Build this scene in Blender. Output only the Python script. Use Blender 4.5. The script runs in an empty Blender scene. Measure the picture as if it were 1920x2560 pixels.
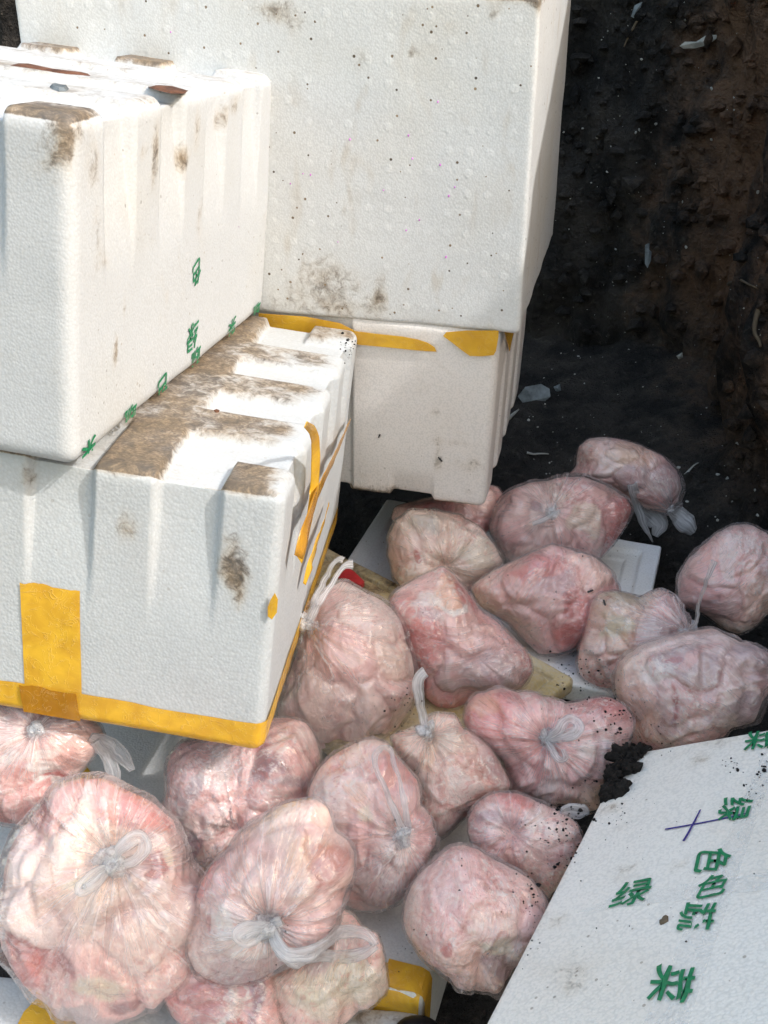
import bpy, bmesh, math, random
import numpy as np
from mathutils import Vector, Matrix
from mathutils.bvhtree import BVHTree

# ------------------------------------------------------------------ camera, sky, sun, exposure
scene = bpy.context.scene
C = scene.collection
FPX, PITCH, ROLL, HC = 2907.56, 0.510114, 0.028155, 1.1      # focal length in photo pixels (1920 x 2560)
cp, sp = math.cos(PITCH), math.sin(PITCH)
FWD = np.array([0.0, cp, -sp])
RGT = math.cos(ROLL) * np.array([1.0, 0, 0]) + math.sin(ROLL) * np.array([0, sp, cp])
UPV = -math.sin(ROLL) * np.array([1.0, 0, 0]) + math.cos(ROLL) * np.array([0, sp, cp])
CAM = np.array([0.0, 0.0, HC])
cam_data = bpy.data.cameras.new('camera')
cam_data.sensor_fit = 'HORIZONTAL'
cam_data.sensor_width = 36.0
cam_data.lens = 36.0 * FPX / 1920.0
cam_data.clip_start = 0.02
cam_data.clip_end = 300.0
cam = bpy.data.objects.new('camera', cam_data)
C.objects.link(cam)
cam.matrix_world = Matrix(((RGT[0], UPV[0], -FWD[0], CAM[0]), (RGT[1], UPV[1], -FWD[1], CAM[1]),
                           (RGT[2], UPV[2], -FWD[2], CAM[2]), (0, 0, 0, 1)))
scene.camera = cam

SUN = np.array([0.68, -0.34, 0.70]); SUN = SUN / np.linalg.norm(SUN)     # towards the sun
world = bpy.data.worlds.new('World')
scene.world = world
world.use_nodes = True
wn = world.node_tree.nodes
wn.clear()
sky = wn.new('ShaderNodeTexSky')
sky.sky_type = 'NISHITA'
sky.sun_disc = False
sky.sun_elevation = math.asin(SUN[2])
sky.sun_rotation = math.atan2(SUN[0], SUN[1])
sky.air_density = 2.0
sky.dust_density = 3.4
sky.ozone_density = 0.0
bgn = wn.new('ShaderNodeBackground')
bgn.inputs['Strength'].default_value = 0.15
won = wn.new('ShaderNodeOutputWorld')
world.node_tree.links.new(sky.outputs[0], bgn.inputs[0])
world.node_tree.links.new(bgn.outputs[0], won.inputs[0])
sun_data = bpy.data.lights.new('sun', 'SUN')
sun_data.energy = 1.4
sun_data.angle = math.radians(0.9)
sun_data.color = (1.0, 0.985, 0.96)
sun = bpy.data.objects.new('sun', sun_data)
C.objects.link(sun)
sun.rotation_euler = Vector(SUN).to_track_quat('Z', 'Y').to_euler()
scene.view_settings.view_transform = 'Standard'
scene.view_settings.look = 'None'
scene.view_settings.exposure = 1.04
scene.view_settings.gamma = 1.0
scene.render.engine = 'CYCLES'
scene.cycles.use_denoising = True
scene.cycles.use_adaptive_sampling = True
scene.cycles.adaptive_threshold = 0.03
scene.cycles.transparent_max_bounces = 10
scene.cycles.max_bounces = 5
scene.cycles.diffuse_bounces = 3
scene.cycles.glossy_bounces = 2
scene.cycles.sample_clamp_indirect = 4.0

# ------------------------------------------------------------------ helpers
rng = random.Random(7)
nrng = np.random.default_rng(11)


def ray(px):
    return FWD + RGT * (px[0] - 960) / FPX - UPV * (px[1] - 1280) / FPX      # depth 1 along FWD


def at_z(px, z):
    d = ray(px)
    return CAM + d * (z - HC) / d[2]


def at_depth(px, dep):
    return CAM + ray(px) * dep


def smooth(a, b, x):
    t = np.clip((x - a) / (b - a), 0, 1)
    return t * t * (3 - 2 * t)


def _hash(ix, iy, iz, seed):
    h = (ix.astype(np.int64) * 374761393 + iy.astype(np.int64) * 668265263 + iz.astype(np.int64) * 2147483647 + seed * 974711) & 0xffffffff
    h = ((h ^ (h >> 13)) * 1274126177) & 0xffffffff
    h = ((h ^ (h >> 16)) * 2246822519) & 0xffffffff
    return ((h ^ (h >> 15)) & 0xffff) / 65535.0


def vnoise(p, seed=0):
    p = np.asarray(p, float)
    i = np.floor(p)
    f = p - i
    f = f * f * f * (f * (f * 6 - 15) + 10)
    ix, iy, iz = i[:, 0], i[:, 1], i[:, 2]
    r = 0
    for dx in (0, 1):
        for dy in (0, 1):
            for dz in (0, 1):
                w = (f[:, 0] if dx else 1 - f[:, 0]) * (f[:, 1] if dy else 1 - f[:, 1]) * (f[:, 2] if dz else 1 - f[:, 2])
                r = r + w * _hash(ix + dx, iy + dy, iz + dz, seed)
    return r * 2 - 1


def fbm(p, seed=0, octv=3):
    s, a, t = 0, 1.0, 0
    for k in range(octv):
        s = s + a * vnoise(p * (2.03 ** k) + 17.3 * k, seed + k)
        t += a
        a *= 0.5
    return s / t


def obj(name, verts, faces, mat, parent=None, shade=True, attrs=None, loc=None):
    me = bpy.data.meshes.new(name)
    me.from_pydata([tuple(map(float, v)) for v in verts], [], [tuple(map(int, f)) for f in faces])
    if mat:
        me.materials.append(mat)
    if shade:
        me.polygons.foreach_set('use_smooth', [True] * len(me.polygons))
    for k, v in (attrs or {}).items():
        v = np.asarray(v, np.float32)
        if v.ndim == 1:
            a = me.attributes.new(k, 'FLOAT', 'POINT')
            a.data.foreach_set('value', v)
        else:
            a = me.attributes.new(k, 'FLOAT_VECTOR', 'POINT')
            a.data.foreach_set('vector', v.ravel())
    me.update()
    o = bpy.data.objects.new(name, me)
    C.objects.link(o)
    if parent:
        o.parent = parent
    elif loc is not None:
        o.location = loc
    return o


def empty(name, mw, label, cat, group=None):
    o = bpy.data.objects.new(name, None)
    o.empty_display_size = 0.05
    C.objects.link(o)
    o.matrix_world = mw
    return tag(o, label, cat, group)


def tag(o, label, cat, group=None):
    o['label'] = label
    o['category'] = cat
    if group:
        o['group'] = group
    return o


def rot3(yaw, tx, ty):
    return Matrix.Rotation(tx, 3, 'X') @ Matrix.Rotation(ty, 3, 'Y') @ Matrix.Rotation(yaw, 3, 'Z')


# ------------------------------------------------------------------ materials
class NT:
    def __init__(self, name):
        self.m = bpy.data.materials.new(name)
        self.m.use_nodes = True
        self.t = self.m.node_tree
        self.t.nodes.clear()
        self.out = self.t.nodes.new('ShaderNodeOutputMaterial')

    def n(self, typ, ins=None, **props):
        nd = self.t.nodes.new('ShaderNode' + typ)
        for k, v in props.items():
            setattr(nd, k, v)
        for k, v in (ins or {}).items():
            self.set(nd.inputs[k], v)
        return nd

    def set(self, sock, v):
        if isinstance(v, bpy.types.NodeSocket):
            self.t.links.new(v, sock)
        elif isinstance(v, bpy.types.Node):
            self.t.links.new(v.outputs[0], sock)
        else:
            if sock.type == 'RGBA' and len(v) == 3:
                v = (*v, 1)
            sock.default_value = v

    def math(self, op, a, b=0.0, c=0.0, clamp=False):
        nd = self.n('Math', operation=op, use_clamp=clamp)
        for i, v in enumerate((a, b, c)):
            self.set(nd.inputs[i], v)
        return nd.outputs[0]

    def sm(self, x, a, b):
        nd = self.n('MapRange', interpolation_type='SMOOTHSTEP')
        self.set(nd.inputs['Value'], x)
        nd.inputs['From Min'].default_value = a
        nd.inputs['From Max'].default_value = b
        return nd.outputs[0]

    def mix(self, f, a, b, blend='MIX'):
        nd = self.n('Mix', data_type='RGBA', blend_type=blend)
        self.set(nd.inputs[0], f)
        self.set(nd.inputs[6], a)
        self.set(nd.inputs[7], b)
        return nd.outputs[2]

    def noise(self, vec, scale, detail=4, rough=0.55, dist=0.0):
        nd = self.n('TexNoise', {'Scale': scale, 'Detail': detail, 'Roughness': rough, 'Distortion': dist})
        self.set(nd.inputs['Vector'], vec)
        return nd.outputs[0]

    def voro(self, vec, scale, feature='F1', rand=1.0):
        nd = self.n('TexVoronoi', {'Scale': scale, 'Randomness': rand}, feature=feature)
        self.set(nd.inputs['Vector'], vec)
        return nd

    def coord(self, off=None):
        tc = self.n('TexCoord').outputs['Object']
        if off:
            v = self.n('VectorMath', operation='ADD')
            self.set(v.inputs[0], tc)
            v.inputs[1].default_value = off
            return v.outputs[0]
        return tc

    def attr(self, name):
        return self.n('Attribute', attribute_name=name)

    def bump(self, h, strength, dist, normal=None):
        nd = self.n('Bump', {'Strength': strength, 'Distance': dist})
        self.set(nd.inputs['Height'], h)
        if normal is not None:
            self.set(nd.inputs['Normal'], normal)
        return nd.outputs[0]

    def bsdf(self, color, rough=0.6, normal=None, spec=0.4, **kw):
        p = self.n('BsdfPrincipled')
        self.set(p.inputs['Base Color'], color)
        self.set(p.inputs['Roughness'], rough)
        p.inputs['Specular IOR Level'].default_value = spec
        if normal is not None:
            self.set(p.inputs['Normal'], normal)
        for k, v in kw.items():
            self.set(p.inputs[k], v)
        return p

    def done(self, sh):
        self.t.links.new(sh.outputs[0] if isinstance(sh, bpy.types.Node) else sh, self.out.inputs['Surface'])
        return self.m


def foam_mat(name, base=(0.80, 0.80, 0.785), warm=(0.76, 0.73, 0.66), bead=330, bump=0.3, speck=0.5, dirtc=((0.038, 0.022, 0.011), (0.25, 0.17, 0.095)),
             dots=False, slots=False, off=(0, 0, 0), stain=0.0, rough=0.55, streak=0.0):
    k = NT(name)
    co = k.coord(off)
    v = k.voro(co, bead)
    vd = v.outputs['Distance']
    big = k.noise(co, 5.0, 2)
    fine = k.noise(co, 70, 3, 0.75, 0.7)
    col = k.mix(k.sm(big, 0.42, 0.72), base, warm)
    # single beads a touch lighter or darker
    sv = k.n('SeparateColor')
    k.set(sv.inputs[0], v.outputs['Color'])
    col = k.mix(k.math('MULTIPLY', k.sm(sv.outputs[0], 0.5, 1.0), 0.09), col, (0.93, 0.93, 0.93))
    col = k.mix(k.math('MULTIPLY', k.sm(vd, 0.42, 0.75), 0.22), col, (0.45, 0.44, 0.42))
    # dirt painted by the vertex attribute, broken up by noise and by the beads
    d = k.attr('dirt').outputs['Fac']
    n2 = k.noise(co, 17, 2, 0.6, 0.4)
    nn = k.math('ADD', k.math('MULTIPLY', fine, 0.62), k.math('MULTIPLY', n2, 0.38))
    dd_ = k.math('MULTIPLY', d, 0.62)
    cov = k.sm(k.math('ADD', nn, dd_), 0.66, 0.98)
    cov = k.math('MULTIPLY', cov, k.sm(d, 0.04, 0.34))
    tone = k.sm(k.math('ADD', k.math('ADD', k.math('MULTIPLY', fine, 0.8), k.math('MULTIPLY', big, 0.25)), k.math('MULTIPLY', d, 0.28)), 0.58, 0.92)
    dcol = k.mix(tone, dirtc[1], dirtc[0])
    dcol = k.mix(k.math('MULTIPLY', k.sm(vd, 0.42, 0.68), 0.5), dcol, dirtc[0])
    # a thin brown wash round the dirt, following the same attribute
    soft = k.math('MULTIPLY', k.sm(d, 0.10, 0.85), k.sm(n2, 0.30, 0.62))
    col = k.mix(k.math('MULTIPLY', soft, 0.60), col, (0.52, 0.40, 0.25))
    col = k.mix(k.math('MULTIPLY', cov, 0.84), col, dcol)
    if stain:
        if streak:
            mp = k.n('VectorMath', operation='MULTIPLY')
            k.set(mp.inputs[0], co)
            mp.inputs[1].default_value = (1, 1, streak)
            w = k.sm(k.noise(mp, 22, 2, 0.7, 0.5), 0.56, 0.80)
        else:
            w = k.sm(k.noise(co, 14, 2, 0.7, 0.8), 0.56, 0.80)
        col = k.mix(k.math('MULTIPLY', w, stain), col, (0.42, 0.32, 0.20))
    # specks
    vv = k.voro(co, 150)
    rnd = k.n('SeparateColor')
    k.set(rnd.inputs[0], vv.outputs['Color'])
    on = k.math('GREATER_THAN', k.math('ADD', rnd.outputs[0], k.math('MULTIPLY', k.math('SUBTRACT', big, 0.55), 0.9)), 0.76)
    size = k.math('MULTIPLY', k.math('POWER', rnd.outputs[1], 6.0), 0.26)
    sp_ = k.math('MULTIPLY', on, k.math('LESS_THAN', vv.outputs['Distance'], k.math('ADD', size, 0.05)))
    col = k.mix(k.math('MULTIPLY', sp_, speck), col, k.mix(rnd.outputs[2], (0.05, 0.032, 0.02), (0.30, 0.21, 0.12)))
    nrm = k.bump(k.math('ADD', k.math('MULTIPLY', vd, -1.0), k.math('MULTIPLY', n2, 0.5)), bump, 0.0016)
    if dots or slots:
        sc = k.n('VectorMath', operation='MULTIPLY')
        k.set(sc.inputs[0], co)
        sc.inputs[1].default_value = (1 / 0.0285, 1 / 0.014, 1 / 0.0285) if dots else (1 / 0.0115, 1 / 0.0115, 1 / 0.021)
        fr = k.n('VectorMath', operation='FRACTION')
        a5 = k.n('VectorMath', operation='ADD')
        k.set(a5.inputs[0], sc)
        a5.inputs[1].default_value = (0.5, 0.5, 0.5)
        k.set(fr.inputs[0], a5)
        s5 = k.n('VectorMath', operation='SUBTRACT')
        k.set(s5.inputs[0], fr)
        s5.inputs[1].default_value = (0.5, 0.5, 0.5)
        if slots:
            m5 = k.n('VectorMath', operation='MULTIPLY')
            k.set(m5.inputs[0], s5)
            m5.inputs[1].default_value = (2.6, 2.6, 0.75)
            s5 = m5
        ln = k.n('VectorMath', operation='LENGTH')
        k.set(ln.inputs[0], s5)
        keep = k.sm(n2, 0.40, 0.62)
        dd = k.math('MULTIPLY', k.sm(ln.outputs['Value'], 0.27, 0.12), keep)
        nrm = k.bump(dd, 0.22 if dots else 0.6, 0.0014, nrm)
        col = k.mix(k.math('MULTIPLY', dd, 0.16), col, (0.93, 0.93, 0.93))
    return k.done(k.bsdf(col, rough, nrm, 0.35))


def soil_mat():
    k = NT('dark_soil')
    co = k.coord()
    n1 = k.noise(co, 7, 5, 0.7)
    n2 = k.noise(co, 45, 4, 0.7)
    col = k.mix(k.sm(n1, 0.35, 0.7), (0.014, 0.0135, 0.0135), (0.055, 0.047, 0.041))
    sx = k.n('SeparateXYZ')
    k.set(sx.inputs[0], co)
    br = k.sm(k.math('ADD', sx.outputs[0], k.math('MULTIPLY', k.math('SUBTRACT', n1, 0.5), 0.5)), 0.60, 0.80)
    hz = k.sm(k.math('ADD', sx.outputs[2], k.math('MULTIPLY', k.math('SUBTRACT', n1, 0.5), 0.5)), -0.05, 0.35)
    col = k.mix(k.math('MULTIPLY', k.math('MULTIPLY', br, hz), 0.75), col, (0.20, 0.110, 0.064))
    col = k.mix(k.math('MULTIPLY', k.sm(n2, 0.55, 0.8), 0.5), col, (0.16, 0.14, 0.12))
    vv = k.voro(co, 38)
    rnd = k.n('SeparateColor')
    k.set(rnd.inputs[0], vv.outputs['Color'])
    sp_ = k.math('MULTIPLY', k.math('GREATER_THAN', rnd.outputs[0], 0.9), k.sm(vv.outputs['Distance'], 0.10, 0.05))
    col = k.mix(k.math('MULTIPLY', sp_, 0.7), col, (0.22, 0.20, 0.17))
    h = k.math('ADD', k.math('MULTIPLY', n1, 0.6), k.math('MULTIPLY', n2, 0.5))
    nrm = k.bump(h, 1.0, 0.05)
    return k.done(k.bsdf(col, 0.85, nrm, 0.25))


def meat_mat():
    k = NT('frozen_meat')
    co = k.coord()
    c = k.attr('col').outputs['Color']
    n1 = k.noise(co, 42, 3, 0.7, 2.2)
    n2 = k.noise(co, 125, 3, 0.7, 1.0)
    mixn = k.math('ADD', k.math('MULTIPLY', n1, 0.6), k.math('MULTIPLY', n2, 0.4))
    mar = k.attr('mar').outputs['Fac']
    col = k.mix(k.math('MULTIPLY', k.math('MULTIPLY', k.sm(mixn, 0.50, 0.60), 0.75), mar), c, (0.93, 0.82, 0.76))
    col = k.mix(k.math('MULTIPLY', k.math('MULTIPLY', k.sm(mixn, 0.465, 0.39), 0.52), mar), col, (0.62, 0.20, 0.18))
    nrm = k.bump(mixn, 0.5, 0.006)
    return k.done(k.bsdf(col, 0.38, nrm, 0.5))


def film_mat(name, gloss=0.6, tint=(0.95, 0.88, 0.89), crump=0.66, edge=0.20, line=0.32):
    k = NT(name)
    co = k.coord()
    al = k.attr('veil').outputs['Fac']
    wv = k.attr('wv').outputs['Vector']
    c1 = k.noise(wv, 1.0, 3, 0.6, 0.35)
    c2 = k.noise(co, 55, 2, 0.6, 0.8)
    r1 = k.math('ABSOLUTE', k.math('SUBTRACT', c1, 0.5))
    ln = k.sm(r1, 0.05, 0.0)
    lw = k.n('LayerWeight', {'Blend': 0.35}).outputs['Facing']
    al = k.math('ADD', al, k.math('MULTIPLY', k.math('MULTIPLY', ln, line), k.math('ADD', 0.35, k.math('MULTIPLY', al, 2.0))))
    al = k.math('ADD', al, k.math('MULTIPLY', k.math('POWER', lw, 2.5), edge), clamp=True)
    nrm = k.bump(k.math('ADD', k.math('ADD', k.math('MULTIPLY', r1, -1.5), c1), k.math('MULTIPLY', c2, 0.55)), crump, 0.007)
    df = k.n('BsdfDiffuse', {'Color': (*tint, 1)})
    k.set(df.inputs['Normal'], nrm)
    tl = k.n('BsdfTranslucent', {'Color': (*tint, 1)})
    m0 = k.n('MixShader', {0: 0.3, 1: df, 2: tl})
    m1 = k.n('MixShader', {1: k.n('BsdfTransparent'), 2: m0})
    k.set(m1.inputs[0], al)
    gl = k.n('BsdfGlossy', {'Roughness': 0.09})
    k.set(gl.inputs['Normal'], nrm)
    fz = k.n('Fresnel', {'IOR': 1.5})
    k.set(fz.inputs['Normal'], nrm)
    m2 = k.n('MixShader', {1: m1, 2: gl})
    k.set(m2.inputs[0], k.math('MULTIPLY', k.math('MINIMUM', fz, 0.17), gloss, clamp=True))
    return k.done(m2)


def ribbon_mat():
    k = NT('bag_handle_film')
    ra = k.attr('rib').outputs['Vector']
    mp = k.n('VectorMath', operation='MULTIPLY')
    k.set(mp.inputs[0], ra)
    mp.inputs[1].default_value = (1.7, 1.7, 0.35)
    n1 = k.noise(mp, 1.0, 4, 0.65, 0.6)
    lw = k.n('LayerWeight', {'Blend': 0.4}).outputs['Facing']
    al = k.math('ADD', 0.20, k.math('MULTIPLY', k.sm(n1, 0.40, 0.68), 0.42))
    al = k.math('ADD', al, k.math('MULTIPLY', k.math('POWER', lw, 2.0), 0.5), clamp=True)
    nrm = k.bump(n1, 0.9, 0.006)
    df = k.bsdf((0.95, 0.94, 0.96), 0.28, nrm, 0.5)
    tl = k.n('BsdfTranslucent', {'Color': (0.95, 0.94, 0.96, 1)})
    m0 = k.n('MixShader', {0: 0.25, 1: df, 2: tl})
    m1 = k.n('MixShader', {1: k.n('BsdfTransparent'), 2: m0})
    k.set(m1.inputs[0], al)
    return k.done(m1)


def tape_mat(name, col=(0.80, 0.46, 0.035), alpha=0.88, rough=0.2, wr=40):
    k = NT(name)
    co = k.coord()
    n1 = k.noise(co, 22, 4, 0.6, 0.5)
    n2 = k.noise(co, wr, 3, 0.6, 1.2)
    c = k.mix(k.sm(n1, 0.35, 0.7), (col[0] * 0.88, col[1] * 0.82, col[2]), (min(1, col[0] * 1.1), col[1] * 1.12, col[2] * 1.3))
    rid = k.sm(k.math('ABSOLUTE', k.math('SUBTRACT', n2, 0.5)), 0.02, 0.0)
    c = k.mix(k.math('MULTIPLY', rid, 0.18), c, (0.75, 0.55, 0.25))
    nrm = k.bump(k.math('ADD', k.math('MULTIPLY', n1, 0.6), k.math('MULTIPLY', rid, 0.25)), 0.35, 0.004)
    b = k.bsdf(c, rough, nrm, 0.5)
    if alpha < 1:
        m = k.n('MixShader', {0: alpha, 1: k.n('BsdfTransparent', {'Color': (1, 0.82, 0.45, 1)}), 2: b})
        return k.done(m)
    return k.done(b)


def plain_mat(name, col, rough=0.6, var=0.25, scale=40, spec=0.35, bump=0.3):
    k = NT(name)
    co = k.coord()
    n1 = k.noise(co, scale, 5, 0.65)
    c = k.mix(k.sm(n1, 0.3, 0.7), tuple(v * (1 - var) for v in col), tuple(min(1, v * (1 + var)) for v in col))
    return k.done(k.bsdf(c, rough, k.bump(n1, bump, 0.003), spec))


def clear_mat(name, amt=0.10, tint=(0.9, 0.9, 0.9)):
    k = NT(name)
    co = k.coord()
    n1 = k.noise(co, 30, 4, 0.6, 0.8)
    rid = k.sm(k.math('ABSOLUTE', k.math('SUBTRACT', n1, 0.5)), 0.03, 0.0)
    nrm = k.bump(n1, 0.6, 0.004)
    df = k.bsdf(tint, 0.25, nrm, 0.5)
    m = k.n('MixShader', {1: k.n('BsdfTransparent'), 2: df})
    k.set(m.inputs[0], k.math('ADD', amt, k.math('MULTIPLY', rid, amt * 1.6)))
    return k.done(m)


M = {}
M['soil'] = soil_mat()
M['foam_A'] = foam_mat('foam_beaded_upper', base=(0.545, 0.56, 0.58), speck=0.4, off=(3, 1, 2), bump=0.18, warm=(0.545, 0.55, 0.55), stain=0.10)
M['foam_B'] = foam_mat('foam_dimpled_dirty', base=(0.665, 0.67, 0.67), warm=(0.655, 0.64, 0.61), dots=True, bump=0.16, speck=0.95, stain=0.34, streak=0.35)
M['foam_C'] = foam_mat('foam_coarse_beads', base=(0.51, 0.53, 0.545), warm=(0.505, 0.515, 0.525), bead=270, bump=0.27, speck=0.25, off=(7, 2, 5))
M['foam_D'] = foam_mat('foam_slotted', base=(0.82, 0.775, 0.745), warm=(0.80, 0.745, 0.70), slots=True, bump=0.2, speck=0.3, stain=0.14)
M['foam_F'] = foam_mat('foam_floor_box', base=(0.74, 0.73, 0.72), bump=0.3, speck=0.5, off=(4, 9, 1), stain=0.2)
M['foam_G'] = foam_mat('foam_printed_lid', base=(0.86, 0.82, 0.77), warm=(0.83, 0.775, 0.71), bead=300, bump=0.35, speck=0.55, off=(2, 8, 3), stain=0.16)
M['foam_W'] = foam_mat('foam_tray_lid', base=(0.76, 0.77, 0.79), bump=0.15, speck=0.7, off=(1, 4, 7))
M['foam_H'] = foam_mat('foam_yellowed', base=(0.60, 0.51, 0.33), warm=(0.46, 0.34, 0.13), bump=0.6, bead=190, speck=0.95, off=(5, 5, 1), stain=0.5)
M['tape'] = tape_mat('yellow_packing_tape')
M['tape_dark'] = tape_mat('yellow_tape_double', (0.42, 0.19, 0.012), 0.97)
M['tape_loose'] = tape_mat('crumpled_yellow_tape', (0.60, 0.30, 0.03), 0.80, 0.2, 70)
M['clear'] = clear_mat('clear_packing_tape', 0.10)
M['green'] = plain_mat('green_print', (0.012, 0.20, 0.085), 0.5, 0.25, 160, 0.3, 0.1)
M['ink'] = plain_mat('blue_pen_ink', (0.035, 0.025, 0.22), 0.5, 0.2)
M['ribbon'] = ribbon_mat()
M['meat'] = meat_mat()
M['film'] = film_mat('bag_film_clinging', 1.7)
M['film_loose'] = film_mat('bag_film_loose', 2.0, crump=0.75)
M['film_mid'] = film_mat('bag_film_part_loose', 1.9)
M['film_tan'] = film_mat('bag_film_tan', 1.4, tint=(0.82, 0.75, 0.66))
M['soilcrumb'] = plain_mat('soil_crumb', (0.010, 0.008, 0.008), 0.9, 0.4, 90)
M['soilheap'] = plain_mat('black_wet_soil', (0.014, 0.012, 0.011), 0.9, 0.5, 120, 0.2, 0.8)
M['red'] = plain_mat('red_plastic', (0.42, 0.03, 0.035), 0.35)
M['fly'] = plain_mat('fly_body', (0.008, 0.008, 0.009), 0.35, 0.3, 200, 0.5)
M['wing'] = clear_mat('fly_wing', 0.3, (0.3, 0.3, 0.3))
M['scrap'] = plain_mat('pale_paper_scrap', (0.42, 0.41, 0.38), 0.8)
M['scrapblue'] = plain_mat('grey_plastic_scrap', (0.16, 0.18, 0.19), 0.5, 0.5, 25)
M['twig'] = plain_mat('dry_twig', (0.12, 0.09, 0.06), 0.85)
M['flake'] = plain_mat('rusty_flake', (0.13, 0.055, 0.03), 0.8, 0.5, 60)
M['petal'] = plain_mat('pink_fleck', (0.62, 0.22, 0.62), 0.4, 0.3, 200)
M['black'] = plain_mat('black_rubber', (0.008, 0.008, 0.009), 0.4)
M['blue'] = plain_mat('pale_blue_rim', (0.10, 0.30, 0.42), 0.4)
# ------------------------------------------------------------------ ground and soil bank
def grid_faces(nu, nv, wrap=False):
    f = []
    for i in range(nu - (0 if wrap else 1)):
        for j in range(nv - 1):
            a, b = i * nv + j, ((i + 1) % nu) * nv + j
            f.append((a, b, b + 1, a + 1))
    return f


def build_ground():
    xs = np.concatenate([np.linspace(-40, -3, 12)[:-1], np.linspace(-3, 3, 150), np.linspace(3, 40, 12)[1:]])
    ys = np.concatenate([np.linspace(-40, -2, 12)[:-1], np.linspace(-2, 4, 150), np.linspace(4, 40, 12)[1:]])
    X, Y = np.meshgrid(xs, ys, indexing='ij')
    P = np.stack([X.ravel(), Y.ravel(), np.zeros(X.size)], 1)
    z = -0.13 + 0.05 * fbm(P * 2.2, 3, 4) + 0.03 * fbm(P * 11, 5, 3)
    z += 0.12 * smooth(1.75, 2.6, P[:, 1]) + 0.10 * smooth(0.3, 0.8, P[:, 0]) * smooth(0.9, 1.6, P[:, 1])
    P[:, 2] = z
    o = obj('ground', P, grid_faces(len(xs), len(ys)), M['soil'])
    o['kind'] = 'structure'


# ridge height by y, mostly unseen: humps and notches shaped to shade the bags
SHADE_RIDGE = [(-3.0, 0.10), (-0.9, 0.25), (-0.4, 0.9), (-0.08, 1.60), (-0.02, 1.62), (0.01, 1.58), (0.05, 1.60), (0.075, 1.72), (0.155, 1.74), (0.20, 1.70), (0.225, 1.44), (0.30, 1.425), (0.355, 1.425), (0.39, 1.50), (0.47, 1.53), (0.55, 1.53),
         (0.65, 1.50), (0.90, 1.45), (1.00, 1.47), (1.15, 1.53), (1.21, 1.60), (1.67, 1.62), (2.0, 1.8), (2.4, 2.0)]


def build_bank():
    path = np.array([(1.15, -3.2), (1.06, -1.5), (1.02, -0.5), (1.00, 0.3), (0.96, 0.9), (0.84, 1.5), (0.70, 1.95), (0.68, 2.2), (0.74, 2.45), (0.66, 2.75), (0.3, 2.95), (-0.3, 3.0), (-1.2, 2.95), (-3.0, 2.7)])
    seg = np.r_[0, np.cumsum(np.linalg.norm(np.diff(path, axis=0), axis=1))]
    dense = np.concatenate([np.linspace(0, seg[1], 14)[:-1], np.linspace(seg[1], seg[-2], 420), np.linspace(seg[-2], seg[-1], 14)[1:]])
    pc = np.stack([np.interp(dense, seg, path[:, 0]), np.interp(dense, seg, path[:, 1])], 1)
    for _ in range(6):
        pc[1:-1] = (pc[:-2] + 2 * pc[1:-1] + pc[2:]) / 4
    tg = np.gradient(pc, axis=0)
    tg /= np.linalg.norm(tg, axis=1)[:, None]
    nr = np.stack([tg[:, 1], -tg[:, 0]], 1)              # outwards, away from the pit
    ry = np.array([r[0] for r in SHADE_RIDGE]); rz = np.array([r[1] for r in SHADE_RIDGE])
    # profile: (outward offset, height share)
    prof = [(-0.10, -0.02)] + [(0.02 + 0.16 * t ** 1.5, t) for t in np.linspace(0, 1, 46)] + [(0.22, 1.0), (0.30, 0.985), (0.5, 0.96), (1.2, 0.92), (3.0, 0.85), (8.0, 0.8), (30, 0.8)]
    V = []
    for i in range(len(pc)):
        h = np.interp(pc[i, 1], ry, rz) if pc[i, 0] > 0.6 else 1.9
        for off, t in prof:
            q = pc[i] + nr[i] * off
            V.append((q[0], q[1], -0.16 + (h + 0.16) * t))
    V = np.array(V)
    nv = len(prof)
    nn = np.repeat(np.stack([-nr[:, 0], -nr[:, 1], np.zeros(len(nr))], 1), nv, 0)
    S = V.copy()
    ridged = 1 - np.abs(fbm(S * np.array([9, 9, 1.4]), 31, 4)) * 2.4
    amp = np.array([0.0 if (o_ > 0.21) else 1.0 for o_, t in prof] * len(pc))
    top = np.array([smooth(0.97, 0.8, t) if o_ < 0.21 else 0.0 for o_, t in prof] * len(pc))
    dsp = 0.07 * fbm(S * 2.4, 21, 4) + 0.04 * ridged + 0.035 * fbm(S * 14, 25, 3)
    V = V + nn * (dsp * amp * top)[:, None]
    V[:, 2] += 0.012 * fbm(S * 9, 44, 2) * amp
    o = obj('soil_bank', V, grid_faces(len(pc), nv), M['soil'])  # soil wall in view; unseen stretch beside the camera added to shade the bags
    o['kind'] = 'structure'


build_ground()
build_bank()


# ------------------------------------------------------------------ foam boxes
def lines(lo, hi, step, r, edges, w):
    L = set(np.round(np.linspace(lo, hi, int(round((hi - lo) / step)) + 1), 5))
    for e in (lo, lo + .15 * r, lo + .35 * r, lo + .65 * r, lo + r, hi, hi - .15 * r, hi - .35 * r, hi - .65 * r, hi - r):
        L.add(round(e, 5))
    for e in edges:
        for k in (-1.1, -.55, 0, .55, 1.1):
            L.add(round(e + k * w, 5))
    L = sorted(v for v in L if lo - 1e-9 <= v <= hi + 1e-9)
    out = [L[0]]
    for v in L[1:]:
        if v - out[-1] > 0.0007:
            out.append(v)
    out[-1] = hi
    return np.array(out)


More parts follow.
